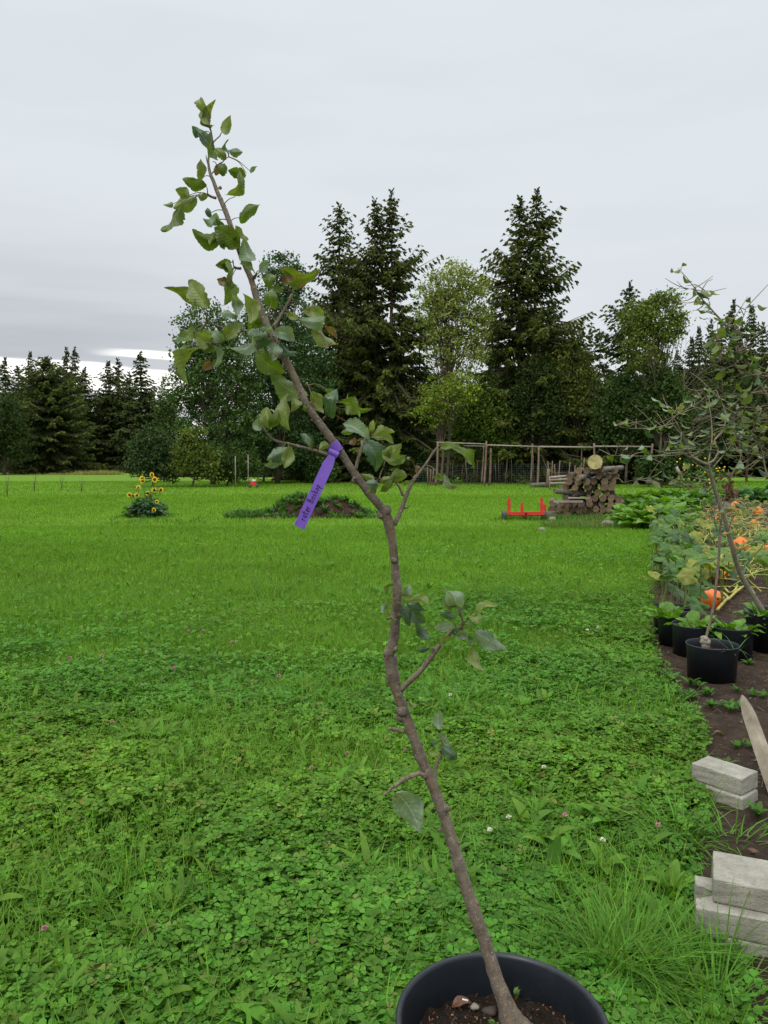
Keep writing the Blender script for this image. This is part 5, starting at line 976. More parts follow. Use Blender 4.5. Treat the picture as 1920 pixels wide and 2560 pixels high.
o = mb.build('grass_clump', M_lawn); o.location[2] = H*.75; tag(o, 'thin arching grass growing in the front black pot', 'grass')

# ---------------------------------------------------------------- apple trees on the right
def rtree(label, limbs, root_d, leaf_n, seed, leafpx=30, name='apple_tree', leaves_at=None, cols='gyydp'):
    t = thing(name, label, 'tree', (0, 0, 0)); rg = random.Random(seed); ends = []; nb = 0; twl_ = []
    for li, (k, pts, rad, d0, d1, lf) in enumerate(limbs):
        px = [zp(k, *q) for q in pts]; n = len(px); dep = np.linspace(d0, d1, n); W3 = np.array([P(x, y, d) for (x, y), d in zip(px, dep)]); r = np.array(rad)*pxm(np.mean(dep))/2*(.62 if 'thin straight' in label else .82)
        if len(r) != n: r = np.interp(np.linspace(0, 1, n), np.linspace(0, 1, len(r)), r)
        p, rr = smooth(W3, r, 4); mb = MB(); tube(mb, p, rr, 10 if li == 0 else 7, (1, 1, 1), .15, seed=li); mb.build('trunk' if li == 0 else 'branch', M_bark if 'thin straight' in label else M_bark_gr, t); ends.append((p, lf))
    tw = MB()
    for p, lf in ends:
        for q in range(int(lf*.6)+(2 if lf else 0)):
            i = rg.randrange(len(p)//4, len(p)); a = rg.random()*6.28; L_ = rg.uniform(.05, .22); e = p[i]+np.array((cos(a)*L_, sin(a)*L_*.5, rg.uniform(-.4, 1)*L_)); m_ = (p[i]+e)/2+np.array((0, 0, rg.uniform(-.02, .02))); pp, rr = smooth([p[i], m_, e], [.0028, .0022, .0012], 3); tube(tw, pp, rr, 4, (1, .9, .85), cap=False)
            if rg.random() < .16: twl_.append((pp, 2))
    tw.build('twigs', M_bark_gr, t); ends += twl_
    fo = MB()
    for p, lf in ends:
        L = np.linalg.norm(np.diff(p, axis=0), axis=1).sum()
        for q in range(int(lf*.72+.6)):
            u = 1-rg.random()**1.3*.8 if lf < 60 else rg.random(); i = int(u*(len(p)-1)); b = p[i]; a = rg.random()*6.28; st_ = .02+.02*rg.random(); el = rg.uniform(-.6, .9); dv = np.array((cos(a)*cos(el), sin(a)*cos(el), sin(el))); s0 = b+dv*st_; l_ = leafpx*pxm(5)*rg.uniform(.7, 1.35)
            dv2 = dv+np.array((0, 0, -.5*rg.random())); dv2 /= np.linalg.norm(dv2); sd_ = np.cross(dv2, (rg.uniform(-.7, .7), rg.uniform(-.7, .3), 1)); tube(fo, [b, (b+s0)/2, s0], .0012, 3, (.2, .17, .08), cap=False)
            blade_leaf(fo, s0, s0+dv2*l_, l_*.52, sd_, np.array(LC[rg.choice(cols)])*rg.uniform(.8, 1.15), rg.uniform(-.1, .5), rg.uniform(.2, .6), .5 if rg.random() < .12 else 0, 8, 6, .03, 'apple', .03, rg)
    fo.build('foliage', M_leaf2, t); return t
T1 = [('F', [(1500, 2720), (1420, 2580), (1320, 2420), (1260, 2300), (1228, 2212), (1210, 2130), (1170, 1990), (1140, 1880), (1090, 1740), (1060, 1630), (1030, 1530), (1010, 1450)], [64, 58, 52, 46, 46, 50, 42, 40, 38, 36, 34, 30], 5.93, 5.6, 0)]
T1[0] = (T1[0][0], T1[0][1], [v/3.16 for v in T1[0][2]], 5.93, 5.6, 0)
def B(pts, r0, r1, d0, d1, lf, k='F'): return (k, pts, [r0/3.16, r1/3.16], d0, d1, lf)
T1 += [B([(1012, 1460), (940, 1430), (880, 1390), (840, 1300), (805, 1210), (760, 1120)], 28, 12, 5.6, 5.4, 9), B([(760, 1125), (690, 1145), (600, 1165), (480, 1172), (330, 1165), (270, 1120)], 9, 4, 5.4, 5.2, 12), B([(1022, 1515), (960, 1480), (900, 1440), (820, 1370), (700, 1370), (600, 1390), (400, 1390), (240, 1385)], 16, 4, 5.6, 5.1, 18),
 B([(1010, 1450), (1060, 1420), (1090, 1350), (1062, 1270), (1125, 1190), (1155, 1080), (1120, 970), (1075, 870)], 22, 8, 5.6, 5.7, 16), B([(1012, 1450), (1040, 1290), (1042, 1170), (1030, 1050), (1015, 980)], 16, 6, 5.6, 5.8, 12), B([(1045, 1490), (1130, 1385), (1200, 1290), (1225, 1190)], 14, 6, 5.6, 5.5, 7),
 B([(1035, 1590), (960, 1575), (860, 1550), (780, 1530)], 10, 5, 5.6, 5.4, 3), B([(1052, 1690), (980, 1650), (900, 1625), (820, 1612), (710, 1598)], 10, 5, 5.6, 5.4, 5), B([(850, 1610), (850, 1660)], 5, 3, 5.4, 5.4, 2), B([(650, 1510), (560, 1560), (450, 1575), (340, 1600)], 6, 3, 5.4, 5.2, 5),
 B([(1080, 870), (1020, 890), (950, 960), (860, 1010), (790, 1060), (720, 1040)], 7, 3, 5.7, 5.5, 14), B([(1120, 970), (1060, 900), (990, 880), (960, 860)], 6, 3, 5.7, 5.6, 8), B([(760, 1120), (730, 1080), (700, 1020)], 7, 3, 5.4, 5.4, 6), B([(1165, 1990), (1200, 1900), (1240, 1840)], 12, 8, 5.7, 5.6, 0), B([(1200, 1900), (1190, 1780), (1180, 1700)], 7, 4, 5.7, 5.7, 3), B([(1200, 2190), (1290, 2120), (1400, 2050), (1500, 1980)], 8, 5, 5.8, 5.5, 2), B([(1240, 2330), (1330, 2230), (1420, 2130), (1490, 2030)], 9, 5, 5.9, 5.5, 2), B([(1200, 1970), (1280, 1930), (1390, 1985)], 7, 4, 5.7, 5.5, 2), B([(800, 1200), (800, 1340), (850, 1400)], 8, 6, 5.4, 5.4, 8)]
rtree('crooked apple tree with a thick mossy trunk rooted in the large right pot', T1, 5.9, 0, 51, 27)
T2 = [('F', [(985, 2865), (1005, 2790), (1025, 2710), (1050, 2600), (1065, 2500), (1083, 2330), (1098, 2180), (1103, 2050), (1108, 1950), (1125, 1850), (1138, 1740), (1170, 1600), (1220, 1500), (1270, 1400), (1262, 1300), (1262, 1200)], [10.5, 11.5, 11, 10.5, 10.5, 10, 9.5, 9.5, 9, 7, 6, 5, 5, 5, 4, 4], 5.15, 5.25, 8),
  B([(1095, 2120), (1050, 2060), (960, 1950), (870, 1860)], 9, 3, 5.2, 5.0, 0), B([(1085, 1990), (1060, 1880), (1045, 1820)], 9, 5, 5.2, 5.1, 2), B([(1180, 1590), (1240, 1510), (1330, 1500)], 5, 2, 5.2, 5.1, 3), B([(1262, 1330), (1230, 1200), (1215, 1050)], 4, 3, 5.2, 5.2, 9), B([(1250, 1440), (1330, 1370), (1400, 1340)], 4, 3, 5.2, 5.1, 8)]
x, y, R_, H = POTS[0]; t2 = rtree('thin straight apple tree growing from the front black pot', T2, 5.15, 0, 52, 27)
mb = MB(); q = P(1763, 1604, 5.15); pebble(mb, q, (.033, .033, .028), 4); pebble(mb, q+np.array((-.003, 0, .022)), (.026, .026, .02), 6); pebble(mb, q+np.array((.0, 0, -.03)), (.028, .028, .03), 9); mb.build('graft_knob', M_bark_gr, t2)
mb = MB(); rq = random.Random(9)
for i in range(26):
    x_, y_ = zp('F', 1180+rq.gauss(0, 28), 1620+rq.gauss(0, 45)); b = P(x_, y_, 5.25+rq.uniform(-.05, .05)); blade_leaf(mb, b, b+np.array((rq.uniform(-.03, .03), rq.uniform(-.03, .03), -rq.uniform(.03, .07))), .03, np.array((rq.uniform(-1, 1), rq.uniform(-1, 1), .2)), (.11, .065, .04), .6, .6, 1, 6, 4)
mb.build('dead_leaf_bunch', M_leaf2, t2)
T3 = [B([(1640, 2900), (1640, 2300), (1620, 1700), (1590, 1300), (1540, 1060), (1485, 930), (1430, 840), (1380, 740), (1330, 660), (1270, 580), (1210, 470), (1150, 360), (1080, 280), (1000, 190), (930, 110), (908, 50)], 60, 5, 4.6, 4.3, 26), B([(1205, 470), (1250, 380), (1295, 280), (1312, 220)], 13, 4, 4.35, 4.3, 9), B([(1130, 340), (1110, 420), (1080, 470), (1110, 500)], 8, 3, 4.3, 4.3, 12), B([(1490, 870), (1350, 895), (1200, 920), (1060, 920)], 8, 3, 4.4, 4.5, 12), B([(1270, 580), (1200, 560), (1140, 520)], 8, 3, 4.35, 4.3, 9),
  B([(1620, 1640), (1485, 1550), (1430, 1320), (1350, 1200)], 20, 8, 4.6, 4.6, 16), B([(1500, 1060), (1400, 1110), (1260, 1140), (1150, 1160)], 7, 3, 4.5, 4.6, 14), B([(1500, 1250), (1400, 1340), (1330, 1420)], 8, 4, 4.6, 4.6, 10), B([(1430, 1030), (1380, 1140), (1350, 1200)], 6, 3, 4.5, 4.5, 6), B([(1380, 740), (1430, 770), (1480, 760)], 8, 4, 4.4, 4.4, 8), B([(920, 90), (880, 70), (840, 75)], 5, 3, 4.3, 4.3, 4), B([(940, 110), (970, 80), (990, 85)], 4, 3, 4.3, 4.3, 3),
  B([(1260, 600), (1220, 640), (1210, 720), (1180, 820)], 6, 3, 4.4, 4.5, 8), B([(1330, 660), (1200, 640), (1100, 600)], 5, 2, 4.4, 4.5, 6), B([(1560, 1200), (1480, 1100), (1400, 1050), (1300, 1000)], 8, 3, 4.5, 4.6, 12)]
T3[0] = (T3[0][0], T3[0][1], [18, 17, 16, 13, 11, 10, 9.5, 9, 8, 8, 7, 6.5, 5.5, 4, 3, 2], 4.6, 4.3, 26)
rtree('tall arching apple tree reaching in from the right picture edge', T3, 4.6, 0, 53, 26, cols='gygyyd')
mb = MB(); q = P(1921, 1282, 5.0); box(mb, q, (.022, .002, .05), .3); tag(mb.build('plant_label', M_tag), 'small purple label cut by the right picture edge', 'label')
mb = MB(); q = P(1697, 1178, 5.3); R = np.array(roty(np.array(-.5))); box(mb, q, (.018, .001, .07), R=R); tag(mb.build('plant_label', M_rail), 'small grey white tag hanging in the crooked apple tree', 'label')

# ---------------------------------------------------------------- pumpkins, vines, vegetables
def pumpkin(label, px, py, rpx, d=None, rz=0, tilt=0):
    q = G(px, py+rpx*.7); d = q[1]; r = rpx*pxm(d)*1.30; t = thing('pumpkin', label, 'pumpkin', (q[0], q[1]+r*.6, 0), 'orange pumpkins in the bed', rz); mb = MB(); nu, nv = 16, 40; V = []
    for i in range(nu+1):
        for j in range(nv):
            th_ = pi*i/nu; ph = 2*pi*j/nv; k = 1+.05*abs(sin(ph*5))*sin(th_)-.03; neck = .35*max(0, cos(th_))**6; V.append((sin(th_)*cos(ph)*k*r, sin(th_)*sin(ph)*k*r, (cos(th_)*.82+neck)*r+r*.78))
    F = np.array([(i*nv+j, (i+1)*nv+j, (i+1)*nv+(j+1) % nv, i*nv+(j+1) % nv) for i in range(nu) for j in range(nv)]); V = np.array(V); Rm = np.array(rotx(np.array(tilt))); c = np.array((0, 0, r*.78)); V = (V-c)@Rm.T+c; mb.add(V, F); mb.build('body', M_pump, t)
    mb = MB(); a = (np.array((0, 0, r*1.85))-c)@Rm.T+c; b = (np.array((.02, 0, r*2.35))-c)@Rm.T+c; tube(mb, [a, (a+b)/2, b+np.array((.03, 0, -.01))], [.018, .013, .014], 7, (1, 1, .9), .1); mb.build('stalk', M_stem, t)
PK = [('pumpkin closest to the black pots, behind the thin trunk', 1787, 1512, 23, 1.2), ('pointed orange pumpkin between the two apple trunks', 1808, 1449, 17, 1.3), ('large round pumpkin right of the thick trunk', 1857, 1374, 18, .3), ('small pumpkin half hidden at the left edge of the vines', 1693, 1374, 12, .2), ('small dark orange pumpkin beside the one at the left edge', 1724, 1380, 8, .2), ('pumpkin in the middle of the yellow stems', 1773, 1312, 9, .4), ('pumpkin just behind the middle one, nearly hidden by stems', 1788, 1305, 9, .2), ('orange pumpkin touching the thick trunk, farther back', 1797, 1288, 9, .8), ('pale orange pumpkin farthest back in the vines', 1841, 1273, 11, .2), ('reddish pumpkin peeking out behind the thick trunk base', 1823, 1392, 8, .2), ('pumpkin cut by the right picture edge', 1925, 1395, 20, .2), ('small pumpkin low among the stems to the right of the trunk', 1838, 1305, 7, .2), ('bright pumpkin between the two trunks halfway up the bed', 1806, 1338, 11, .3), ('pumpkin near the right edge, halfway up the bed', 1888, 1318, 12, .6), ('bright pumpkin left of the thin trunk above the pots', 1752, 1345, 10, .4), ('pumpkin near the right edge at the back of the bed', 1898, 1282, 9, .3)]
for lb, px, py, r, tl in PK: pumpkin(lb, px, py, r, tilt=tl)
# vines
vine = MB(); rv = random.Random(12)
def vstem(a, b, h, r, col=(1, 1, 1)):
    m1 = a*.7+b*.3+np.array((rv.uniform(-.1, .1), rv.uniform(-.1, .1), h)); m2 = a*.3+b*.7+np.array((rv.uniform(-.1, .1), rv.uniform(-.1, .1), h*.8)); p, rr = smooth([a, m1, m2, b], [r, r*.9, r*.85, r*.8], 5); tube(vine, p, rr, 5, col, cap=False)
for i in range(330):
    px = rv.uniform(1690, 1990); py = rv.uniform(1262, 1385) if i < 250 else rv.uniform(1385, 1500)
    if px < 1740 and py < 1330: continue
    a = G(px, py); a[2] = .03+rv.random()*.1; L = rv.uniform(.25, .9); an = rv.random()*6.28; b = a+np.array((cos(an)*L, sin(an)*L, rv.uniform(-.02, .18))); b[2] = max(.03, b[2])
    if not (bool(is_soil(a[0], a[1])) and bool(is_soil(b[0], b[1]))): continue
    y_ = rv.random(); vstem(a, b, rv.uniform(.03, .22), rv.uniform(.005, .010), (1, 1, 1) if y_ < .7 else (.6, .9, .7))
for pts in ([(686, 466), (780, 462), (860, 440), (950, 420)], [(1000, 400), (1060, 450), (1140, 490), (1100, 560), (1000, 660)], [(1140, 490), (1240, 420), (1340, 360)], [(1100, 350), (1160, 400), (1230, 410), (1260, 330)], [(660, 120), (700, 160), (760, 190)], [(600, 520), (650, 600), (700, 670)], [(780, 330), (860, 360), (950, 370)], [(1450, 160), (1560, 130), (1659, 90)]):
    q = [G(1600+x/5.184, 1400+y/5.184, .09) for x, y in pts]; q = [v+np.array((0, 0, rv.uniform(-.03, .03))) for v in q]; p, rr = smooth(q, [.014]*len(q), 5); tube(vine, p, rr, 6, (1, 1, .95))
tag(vine.build('pumpkin_vines', M_stem), 'tangled yellow pumpkin stems over the bed', None, kind='stuff')
# broad leaves on stalks
pl = MB(); 
def bigleaf(mb, c, R_, nrm, col, seed, lob=.13):
    rg = random.Random(seed); nrm = np.asarray(nrm, float); nrm /= np.linalg.norm(nrm); u = np.cross(nrm, (0.3, 1, 0.1)); u /= np.linalg.norm(u); v = np.cross(nrm, u); k = 30; V = [c]; UV = [(0, 0)]; ph = rg.random()*6
    for ring in (.35, .7, 1.0):
        for j in range(k):
            a = 2*pi*j/k; r = R_*ring*(1+lob*cos(5*a)*ring+.05*(rg.random()-.5)*ring-.45*ring*math.exp(-((a-pi)/.3)**2)); z = R_*(.10*ring+.08*sin(5*a+ph)*ring-.28*ring*ring+.06*sin(3*a+ph)); V.append(c+u*r*cos(a)+v*r*sin(a)+nrm*z); UV.append((ring, .3))
    F3 = np.array([(0, 1+j, 1+(j+1) % k) for j in range(k)]); F4 = np.array([(1+i*k+j, 1+(i+1)*k+j, 1+(i+1)*k+(j+1) % k, 1+i*k+(j+1) % k) for i in range(2) for j in range(k)]); mb.add(V, [F3, F4], tuple(col)+(.05,))
PLc = [(.12, .22, .03), (.075, .17, .03), (.11, .17, .08), (.23, .25, .035), (.055, .12, .035)]
def addpl(px, py, R_, h, tone=None):
    q = G(px, py, h); g_ = np.array((q[0]+rv.uniform(-.1, .1), q[1]+rv.uniform(-.05, .15), 0)); nrm = (rv.uniform(-1, 1), rv.uniform(-1.4, .5), 1); bigleaf(pl, q, R_, nrm, np.array(PLc[tone if tone is not None else rv.randrange(5)])*rv.uniform(.8, 1.15), rv.random(), rv.uniform(.05, .2)); tube(pl, [g_, (g_+q)/2+np.array((0, 0, .03)), q], .006, 5, (.22, .26, .07), cap=False)
for i in range(300):   # left margin of the pumpkin patch, from the pots back to the woodpile
    py = rv.uniform(1255, 1440); x0 = 1625+(py-1250)*.12; px = x0+abs(rv.gauss(0, 75)); addpl(px, py, rv.uniform(.05, .115), rv.uniform(.10, .55), rv.choice((0, 0, 3, 1, 1, 4)))
for i in range(190): addpl(rv.uniform(1740, 1990), rv.uniform(1225, 1420), rv.uniform(.05, .10), rv.uniform(.12, .40), rv.choice((0, 3, 3, 3, 4, 1)))
for px, py, R_, h, tn in ((1740, 1405, .17, .34, 0), (1765, 1425, .20, .32, 3), (1800, 1385, .17, .3, 0), (1700, 1425, .15, .3, 0), (1720, 1490, .16, .25, 2), (1700, 1480, .14, .22, 2), (1745, 1470, .13, .25, 1), (1770, 1455, .12, .22, 1), (1745, 1510, .12, .2, 1), (1845, 1435, .12, .2, 2), (1660, 1445, .09, .15, 1), (1850, 1425, .10, .2, 2), (1890, 1360, .13, .25, 0), (1810, 1350, .14, .28, 0), (1905, 1345, .14, .28, 0)): addpl(px, py, R_, h, tn)
tag(pl.build('pumpkin_leaves', M_leaf2), 'broad lobed pumpkin leaves spreading over the bed', None, kind='stuff')
# light green vegetable clumps behind
ci = 0
for (px, py) in ((1560, 1262), (1590, 1246), (1612, 1272), (1632, 1240), (1650, 1262), (1668, 1240), (1690, 1255), (1700, 1236), (1722, 1248), (1612, 1298), (1650, 1300), (1740, 1240), (1680, 1285), (1575, 1285), (1870, 1225), (1905, 1235), (1935, 1215), (1840, 1230)):
    q = G(px, py+24); greens('vegetable_plant', 'leafy vegetable plant '+['at the grass edge beside the woodpile', 'behind the woodpile corner', 'darker, right of the pile', 'bright, below the straw heap', 'in the middle of the green row', 'bright, at the foot of the straw heap', 'yellow green, left of the thick trunk', 'far back beneath the straw heap', 'just left of the apple trunk', 'low and dark at the lawn corner', 'dark, above the pumpkin leaves', 'touching the apple trunk behind', 'dark, in front of the bright ones', 'lowest at the grass edge', 'bluish, right of the dead leaves', 'bluish, near the right edge', 'bright at the right edge', 'beside the bunch of dead leaves'][ci], q[0], q[1], 0, 80, .80, ((.13, .27, .03), (.15, .29, .03), (.08, .19, .03))[ci % 3] if ci < 14 else (.08, .18, .06), 'leafy vegetables behind the pumpkins', .55, .42); ci += 1
q = P(1700, 1225, 26); heap('straw_heap', 'low heap of tan straw behind the vegetables', q[0], 26, 1.0, .8, .40, M_straw, 8)
q = P(1760, 1225, 30); f, wd = broadleaf([(0, 0, .7, 1.2, .6, .6, 40)], 301, .09, 14, .2, (.06, .11, .03), tr=.03); t = place_tree('tall_weed', 'tall weedy plant with yellow flowers behind the thick apple trunk', 'plant', f, wd, (q[0], 30, 0))
mb = MB()
for i in range(22): a = P(rv.gauss(1768, 40), rv.gauss(1172, 14), 29.4)-np.array((q[0], 30, 0)); pebble(mb, a, (.03, .03, .03), 1)
mb.build('yellow_blossom', M_petal, t)

# ---------------------------------------------------------------- concrete blocks and stake
def block(name, label, c, size, rz, group=None, notch=False, tilt=0):
    L, W_, H = size; me = bpy.data.meshes.new(name); import bmesh as _b
    bm = _b.new()
    if not notch: prof = [(-L/2, -W_/2), (L/2, -W_/2), (L/2, W_/2), (-L/2, W_/2)]
    else:   # interlocking paver: both ends have a chamfered notch
        h2 = W_/2; e = .16*L; prof = [(-L/2, -h2), (L/2, -h2), (L/2, -.42*h2), (L/2-e, -.16*h2), (L/2-e, .16*h2), (L/2, .42*h2), (L/2, h2), (-L/2, h2), (-L/2, .42*h2), (-L/2+e, .16*h2), (-L/2+e, -.16*h2), (-L/2, -.42*h2)]
    lo = [bm.verts.new((x, y, 0)) for x, y in prof]; hi = [bm.verts.new((x, y, H)) for x, y in prof]; bm.faces.new(lo[::-1]); bm.faces.new(hi); n = len(prof)
    for i in range(n): bm.faces.new((lo[i], lo[(i+1) % n], hi[(i+1) % n], hi[i]))
    _b.ops.bevel(bm, geom=list(bm.edges), offset=.007, segments=2, affect='EDGES', profile=.6); _b.ops.triangulate(bm, faces=[f for f in bm.faces if len(f.verts) > 4])
    _b.ops.subdivide_edges(bm, edges=[e for e in bm.edges if e.calc_length() > .03], cuts=3, use_grid_fill=True)
    rg = random.Random(hash(label) % 1000)
    for v in bm.verts: v.co += Vector((rg.uniform(-1, 1), rg.uniform(-1, 1), rg.uniform(-1, 1)))*.0012
    bm.to_mesh(me); bm.free(); ca = me.color_attributes.new('Col', 'FLOAT_COLOR', 'POINT'); ca.data.foreach_set('color', [1.0]*4*len(me.vertices))
    me.materials.append(M_block); o = bpy.data.objects.new(name, me); COL.objects.link(o); o.location = tuple(c); o.rotation_euler = (tilt, 0, rz); tag(o, label, 'paving block', group)
    for p in me.polygons: p.use_smooth = False
    return o
GB = 'stacked concrete paving blocks'
# pair farther away
BH = .074
def corner_block(px, py, lx, ly, size, rz, z, label, **k):
    cn = G(px, py, z); cs, sn = cos(rz), sin(rz); lx *= size[0]/2; ly *= size[1]/2; return block('paving_block', label, (cn[0]-(cs*lx-sn*ly), cn[1]-(sn*lx+cs*ly), z), size, rz, GB, **k)
rzA = radians(-52)
corner_block(1857, 2040, 1, -1, (.23, .145, BH), rzA+.05, .012, 'lower block of the far pair next to the wooden stake')
corner_block(1853, 1991, 1, -1, (.23, .145, BH), rzA, .012+BH+.001, 'upper block of the far pair, rough grey concrete')
rzB = radians(-21)
corner_block(1779, 2400, -1, -1, (.34, .19, BH), rzB+.02, .014, 'bottom block of the near stack sunk in the soil')
corner_block(1738, 2328, -1, -1, (.36, .20, BH), rzB, .090, 'middle notched block of the near stack', notch=True)
corner_block(1781, 2256, -1, -1, (.33, .19, BH), rzB-.03, .166, 'top block of the near stack, pale and flat')
# stake
stk = MB(); a = P(1855, 1738, 3.75); b = P(1975, 2080, 3.15); dv = (b-a)/np.linalg.norm(b-a); u = np.cross(dv, (0, 1, .3)); u /= np.linalg.norm(u); v = np.cross(dv, u); V = []
for t_, w1, w2 in ((0, .003, .004), (.03, .013, .010), (.10, .022, .018), (.18, .027, .024), (.5, .029, .027), (1.05, .030, .028)):
    c = a+(b-a)*t_
    for x, y in ((-1, -.6), (-.3, -1), (1, -.8), (1, .8), (-.5, 1)): V.append(c+u*w1*x+v*w2*y)
F = np.array([(i*5+j, i*5+(j+1) % 5, (i+1)*5+(j+1) % 5, (i+1)*5+j) for i in range(5) for j in range(5)]); stk.add(V, [F, np.array([(4, 3, 2, 1, 0)]), np.arange(25, 30)[None]]); tag(stk.build('wooden_stake', M_wood, smooth=False), 'pointed weathered wooden stake leaning at the right edge', 'stake')

# ---------------------------------------------------------------- litter and weeds on the soil
mb = MB(); n = 11000; y = np.sqrt(RNG.random(n))*8+1.2; x = RNG.random(n)*(y*.62)+.2; k = is_soil(x, y) & visible(x, y, 0, 200); x = x[k]; y = y[k]; n = len(x)
CV = np.array([(-.5, -.3, -.1), (.5, -.3, .05), (.4, .35, 0), (-.4, .3, .1), (0, 0, .45)]); CF = np.array([(0, 1, 4), (1, 2, 4), (2, 3, 4), (3, 0, 4)])
cc = np.array([(.06, .042, .03), (.10, .07, .05), (.22, .15, .09), (.03, .02, .015), (.30, .26, .2), (.20, .09, .05)])[RNG.integers(0, 6, n)]
scatter(mb, CV, CF, rotz(RNG.random(n)*6.28)@rotx((RNG.random(n)-.5)*.6), np.stack([x, y, np.full(n, .034)+.012*RNG.random(n)], -1), np.stack([.006+.02*RNG.random(n)**2, .005+.010*RNG.random(n)**2, .004+.010*RNG.random(n)**2], -1), cc)
for i in range(420):
    j = random.randrange(n); a = random.random()*6.28; L = random.uniform(.03, .14); b = np.array((x[j], y[j], .045)); tube(mb, [b, b+np.array((cos(a)*L*.5, sin(a)*L*.5, random.uniform(.0, .02))), b+np.array((cos(a+.4)*L, sin(a+.4)*L, 0))], random.uniform(.001, .0022), 3, (.26, .18, .11), cap=False)
for i in range(60):
    j = random.randrange(n); a = random.random()*6.28; L = random.uniform(.03, .06); b = np.array((x[j], y[j], .05)); blade_leaf(mb, b, b+np.array((cos(a)*L, sin(a)*L, .01)), L*.6, np.array((-sin(a), cos(a), .2)), random.choice(((.25, .11, .06), (.16, .08, .05), (.32, .2, .12))), .5, .5, 1, 6, 4)
tag(mb.build('soil_litter', M_leaf2), 'crumbs, twigs and dry leaf bits on the dark soil', None, kind='stuff')
mb = MB()
for i in range(70):
    y_ = random.uniform(2.2, 7.5); x_ = random.uniform(.2, .6)*y_
    if not bool(is_soil(x_, y_)): continue
    rosette(x_, y_, random.uniform(.03, .08), random.choice((0, 1, 2)), 7, (.07, .16, .03), .04, mb, up=.4)
for (px, py, n_, h) in ((1690, 1712, 9, .09), (1760, 1745, 12, .06), (1722, 1755, 12, .07), (1860, 1735, 8, .05), (1900, 1742, 8, .05), (1680, 1790, 9, .06), (1715, 1640, 6, .07), (1850, 1785, 9, .06), (1840, 1870, 8, .05), (1795, 1770, 12, .06)):
    q = G(px, py, .03)
    for z in range(3): rosette(q[0]+random.gauss(0, .04), q[1]+random.gauss(0, .03), h, random.choice((1, 2)), n_, (.07, .17, .03), .04, mb, up=.5)
tag(mb.build('bed_weeds', M_lawn), 'small green weeds on the bare soil', None, kind='stuff')
# grass tufts
def gt(label, px, py, n, h, spread, lean, z=.02, w_=.0055, base=(.105, .235, .030)):
    q = G(px, py, .02); mb = MB(); tuft(0, 0, n, h, spread, w_, base, lean, mbx=mb); o = mb.build('grass_clump', M_lawn); o.location = (q[0], q[1], z); tag(o, label, 'grass', 'grass clumps at the bed edge')
gt('large arching grass clump between the near pot and the stacked blocks', 1570, 2430, 420, .26, .15, 1.1)
gt('arching grass clump at the bottom right corner', 1780, 2530, 170, .22, .16, 1.0)
gt('grass clump at the left of the large arching one', 1500, 2440, 200, .24, .12, .9)
gt('grass clump in front of the far pair of blocks', 1700, 2110, 110, .24, .12, 1.0)
gt('thin grass growing against the far pair of blocks', 1765, 2030, 26, .20, .03, .5)
gt('grass clump between the two block stacks', 1830, 2120, 60, .20, .10, 1.0)
gt('thin grass blade clump against the near stack of blocks', 1800, 2440, 26, .28, .03, .4)
gt('fine grass clump behind the lower trunk', 1130, 1790, 260, .22, .22, .9, w_=.004)
gt('fine grass clump left of the lower trunk', 1010, 2130, 160, .20, .14, .8, w_=.004)
# dry thatch showing through the lawn
mb = MB()
for (px, py, n_, s__) in ((1120, 1840, 70, .16), (1075, 1860, 40, .12), (1180, 1800, 40, .15), (1060, 2190, 60, .07), (1130, 2200, 30, .07), (480, 1900, 30, .2), (300, 1830, 30, .2)):
    q = G(px, py, .02)
    for z in range(3): tuft(q[0]+random.gauss(0, s__*.5), q[1]+random.gauss(0, s__*.5), n_//2, .07, s__, .003, random.choice(((.24, .19, .06), (.20, .11, .05), (.28, .26, .08))), 1.2, mbx=mb)
tag(mb.build('dry_thatch', M_lawn), 'yellow and brown dead grass showing through the lawn', None, kind='stuff')
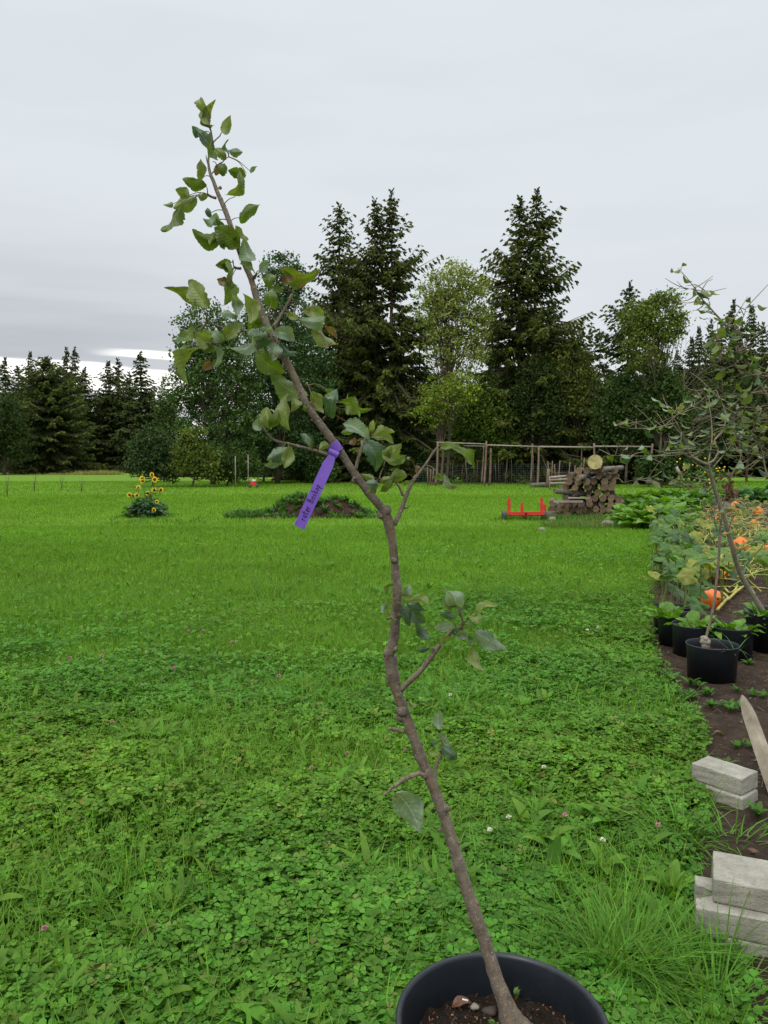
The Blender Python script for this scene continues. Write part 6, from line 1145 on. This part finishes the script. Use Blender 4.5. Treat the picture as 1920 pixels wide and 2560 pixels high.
# clover blossoms
for i, (px, py, c) in enumerate(((280, 1803, 'r'), (435, 1670, 'r'), (697, 1690, 'r'), (112, 2322, 'r'), (1646, 2062, 'r'), (1413, 2038, 'r'), (175, 1645, 'r'), (254, 1640, 'r'), (780, 1920, 'r'), (473, 1577, 'r'), (580, 1605, 'r'), (506, 1578, 'r'), (868, 1884, 'r'), (1225, 2075, 'w'), (1272, 2043, 'w'), (1360, 1918, 'w'), (1507, 2100, 'w'), (1126, 1737, 'w'), (1468, 1575, 'w'), (1495, 1570, 'w'))):
    z = .12; q = G(px, py, z); t = thing('clover_flower', ('pink' if c == 'r' else 'white')+' clover flower '+['far left among broad leaves', 'left of centre in the mid lawn', 'centre left above the plantain', 'near the bottom left corner', 'at the right beside the block stacks', 'right of the near trunk', 'upper far left', 'upper left beside another', 'left of the lower trunk', 'smaller, far up the lawn', 'faint, up the lawn', 'tiny, up the lawn left', 'close to the trunk stub', 'left of two near the pot', 'between grass right of the trunk', 'in the dense clover right', 'low right near the big leaf', 'near the fine grass clump', 'far right of the lawn', 'farthest right of the lawn'][i], 'flower', (q[0], q[1], 0), 'clover flowers in the lawn'); k = 1.0 if py > 1700 else 1.25
    mb = MB(); tube(mb, [(0, .01, 0), (0, .005, .06), (0, 0, z)], .0011, 4, (.3, .5, .2)); mb.build('stem', M_stem, t); mb = MB(); n_ = 46; cen = np.array((0, 0, z)); dd = rot_rand(n_, RNG)[:, :, 0]; dd[:, 2] = abs(dd[:, 2])*1.1-.25
    PT = np.array([(-.16, 0, 0), (.16, 0, 0), (.2, .8, .05), (0, 1, .1), (-.2, .8, .05)]); u = dd/np.linalg.norm(dd, axis=1)[:, None]; sx = np.cross(u, rot_rand(n_, RNG)[:, :, 1]); sx /= np.linalg.norm(sx, axis=1)[:, None]; R = np.stack([sx, u, np.cross(sx, u)], -1)
    scatter(mb, PT, np.array([(0, 1, 2, 3, 4)]), R, np.tile(cen, (n_, 1)), np.full(n_, .0115*k), np.ones((n_, 3))*(.8+.4*RNG.random((n_, 1)))); mb.build('blossom', M_clf if c == 'r' else M_clw, t)
q = G(922, 1983, .09); mb = MB(); blade_leaf(mb, (0, 0, 0), (.035, .01, .01), .024, np.array((0, 1, .4)), (.75, .36, .04), .3, .3, .4, 8, 6); o = mb.build('fallen_leaf', M_orange); o.location = tuple(q); tag(o, 'small orange fallen leaf lying in the clover left of the trunk', 'leaf')
# big dock leaf standing in the clover
mb = MB(); b = G(1385, 2180, .05); blade_leaf(mb, (0, 0, 0), (.02, .01, .14), .05, np.array((1, 0, 0)), (.08, .19, .03), .15, .2, 0, 14, 6, .01, 'apple'); o = mb.build('dock_leaf', M_leaf2); o.location = tuple(b); tag(o, 'single upright broad leaf standing in the clover right of the trunk', 'leaf')
print('verts', sum(len(o.data.vertices) for o in bpy.data.objects if o.type == 'MESH'))
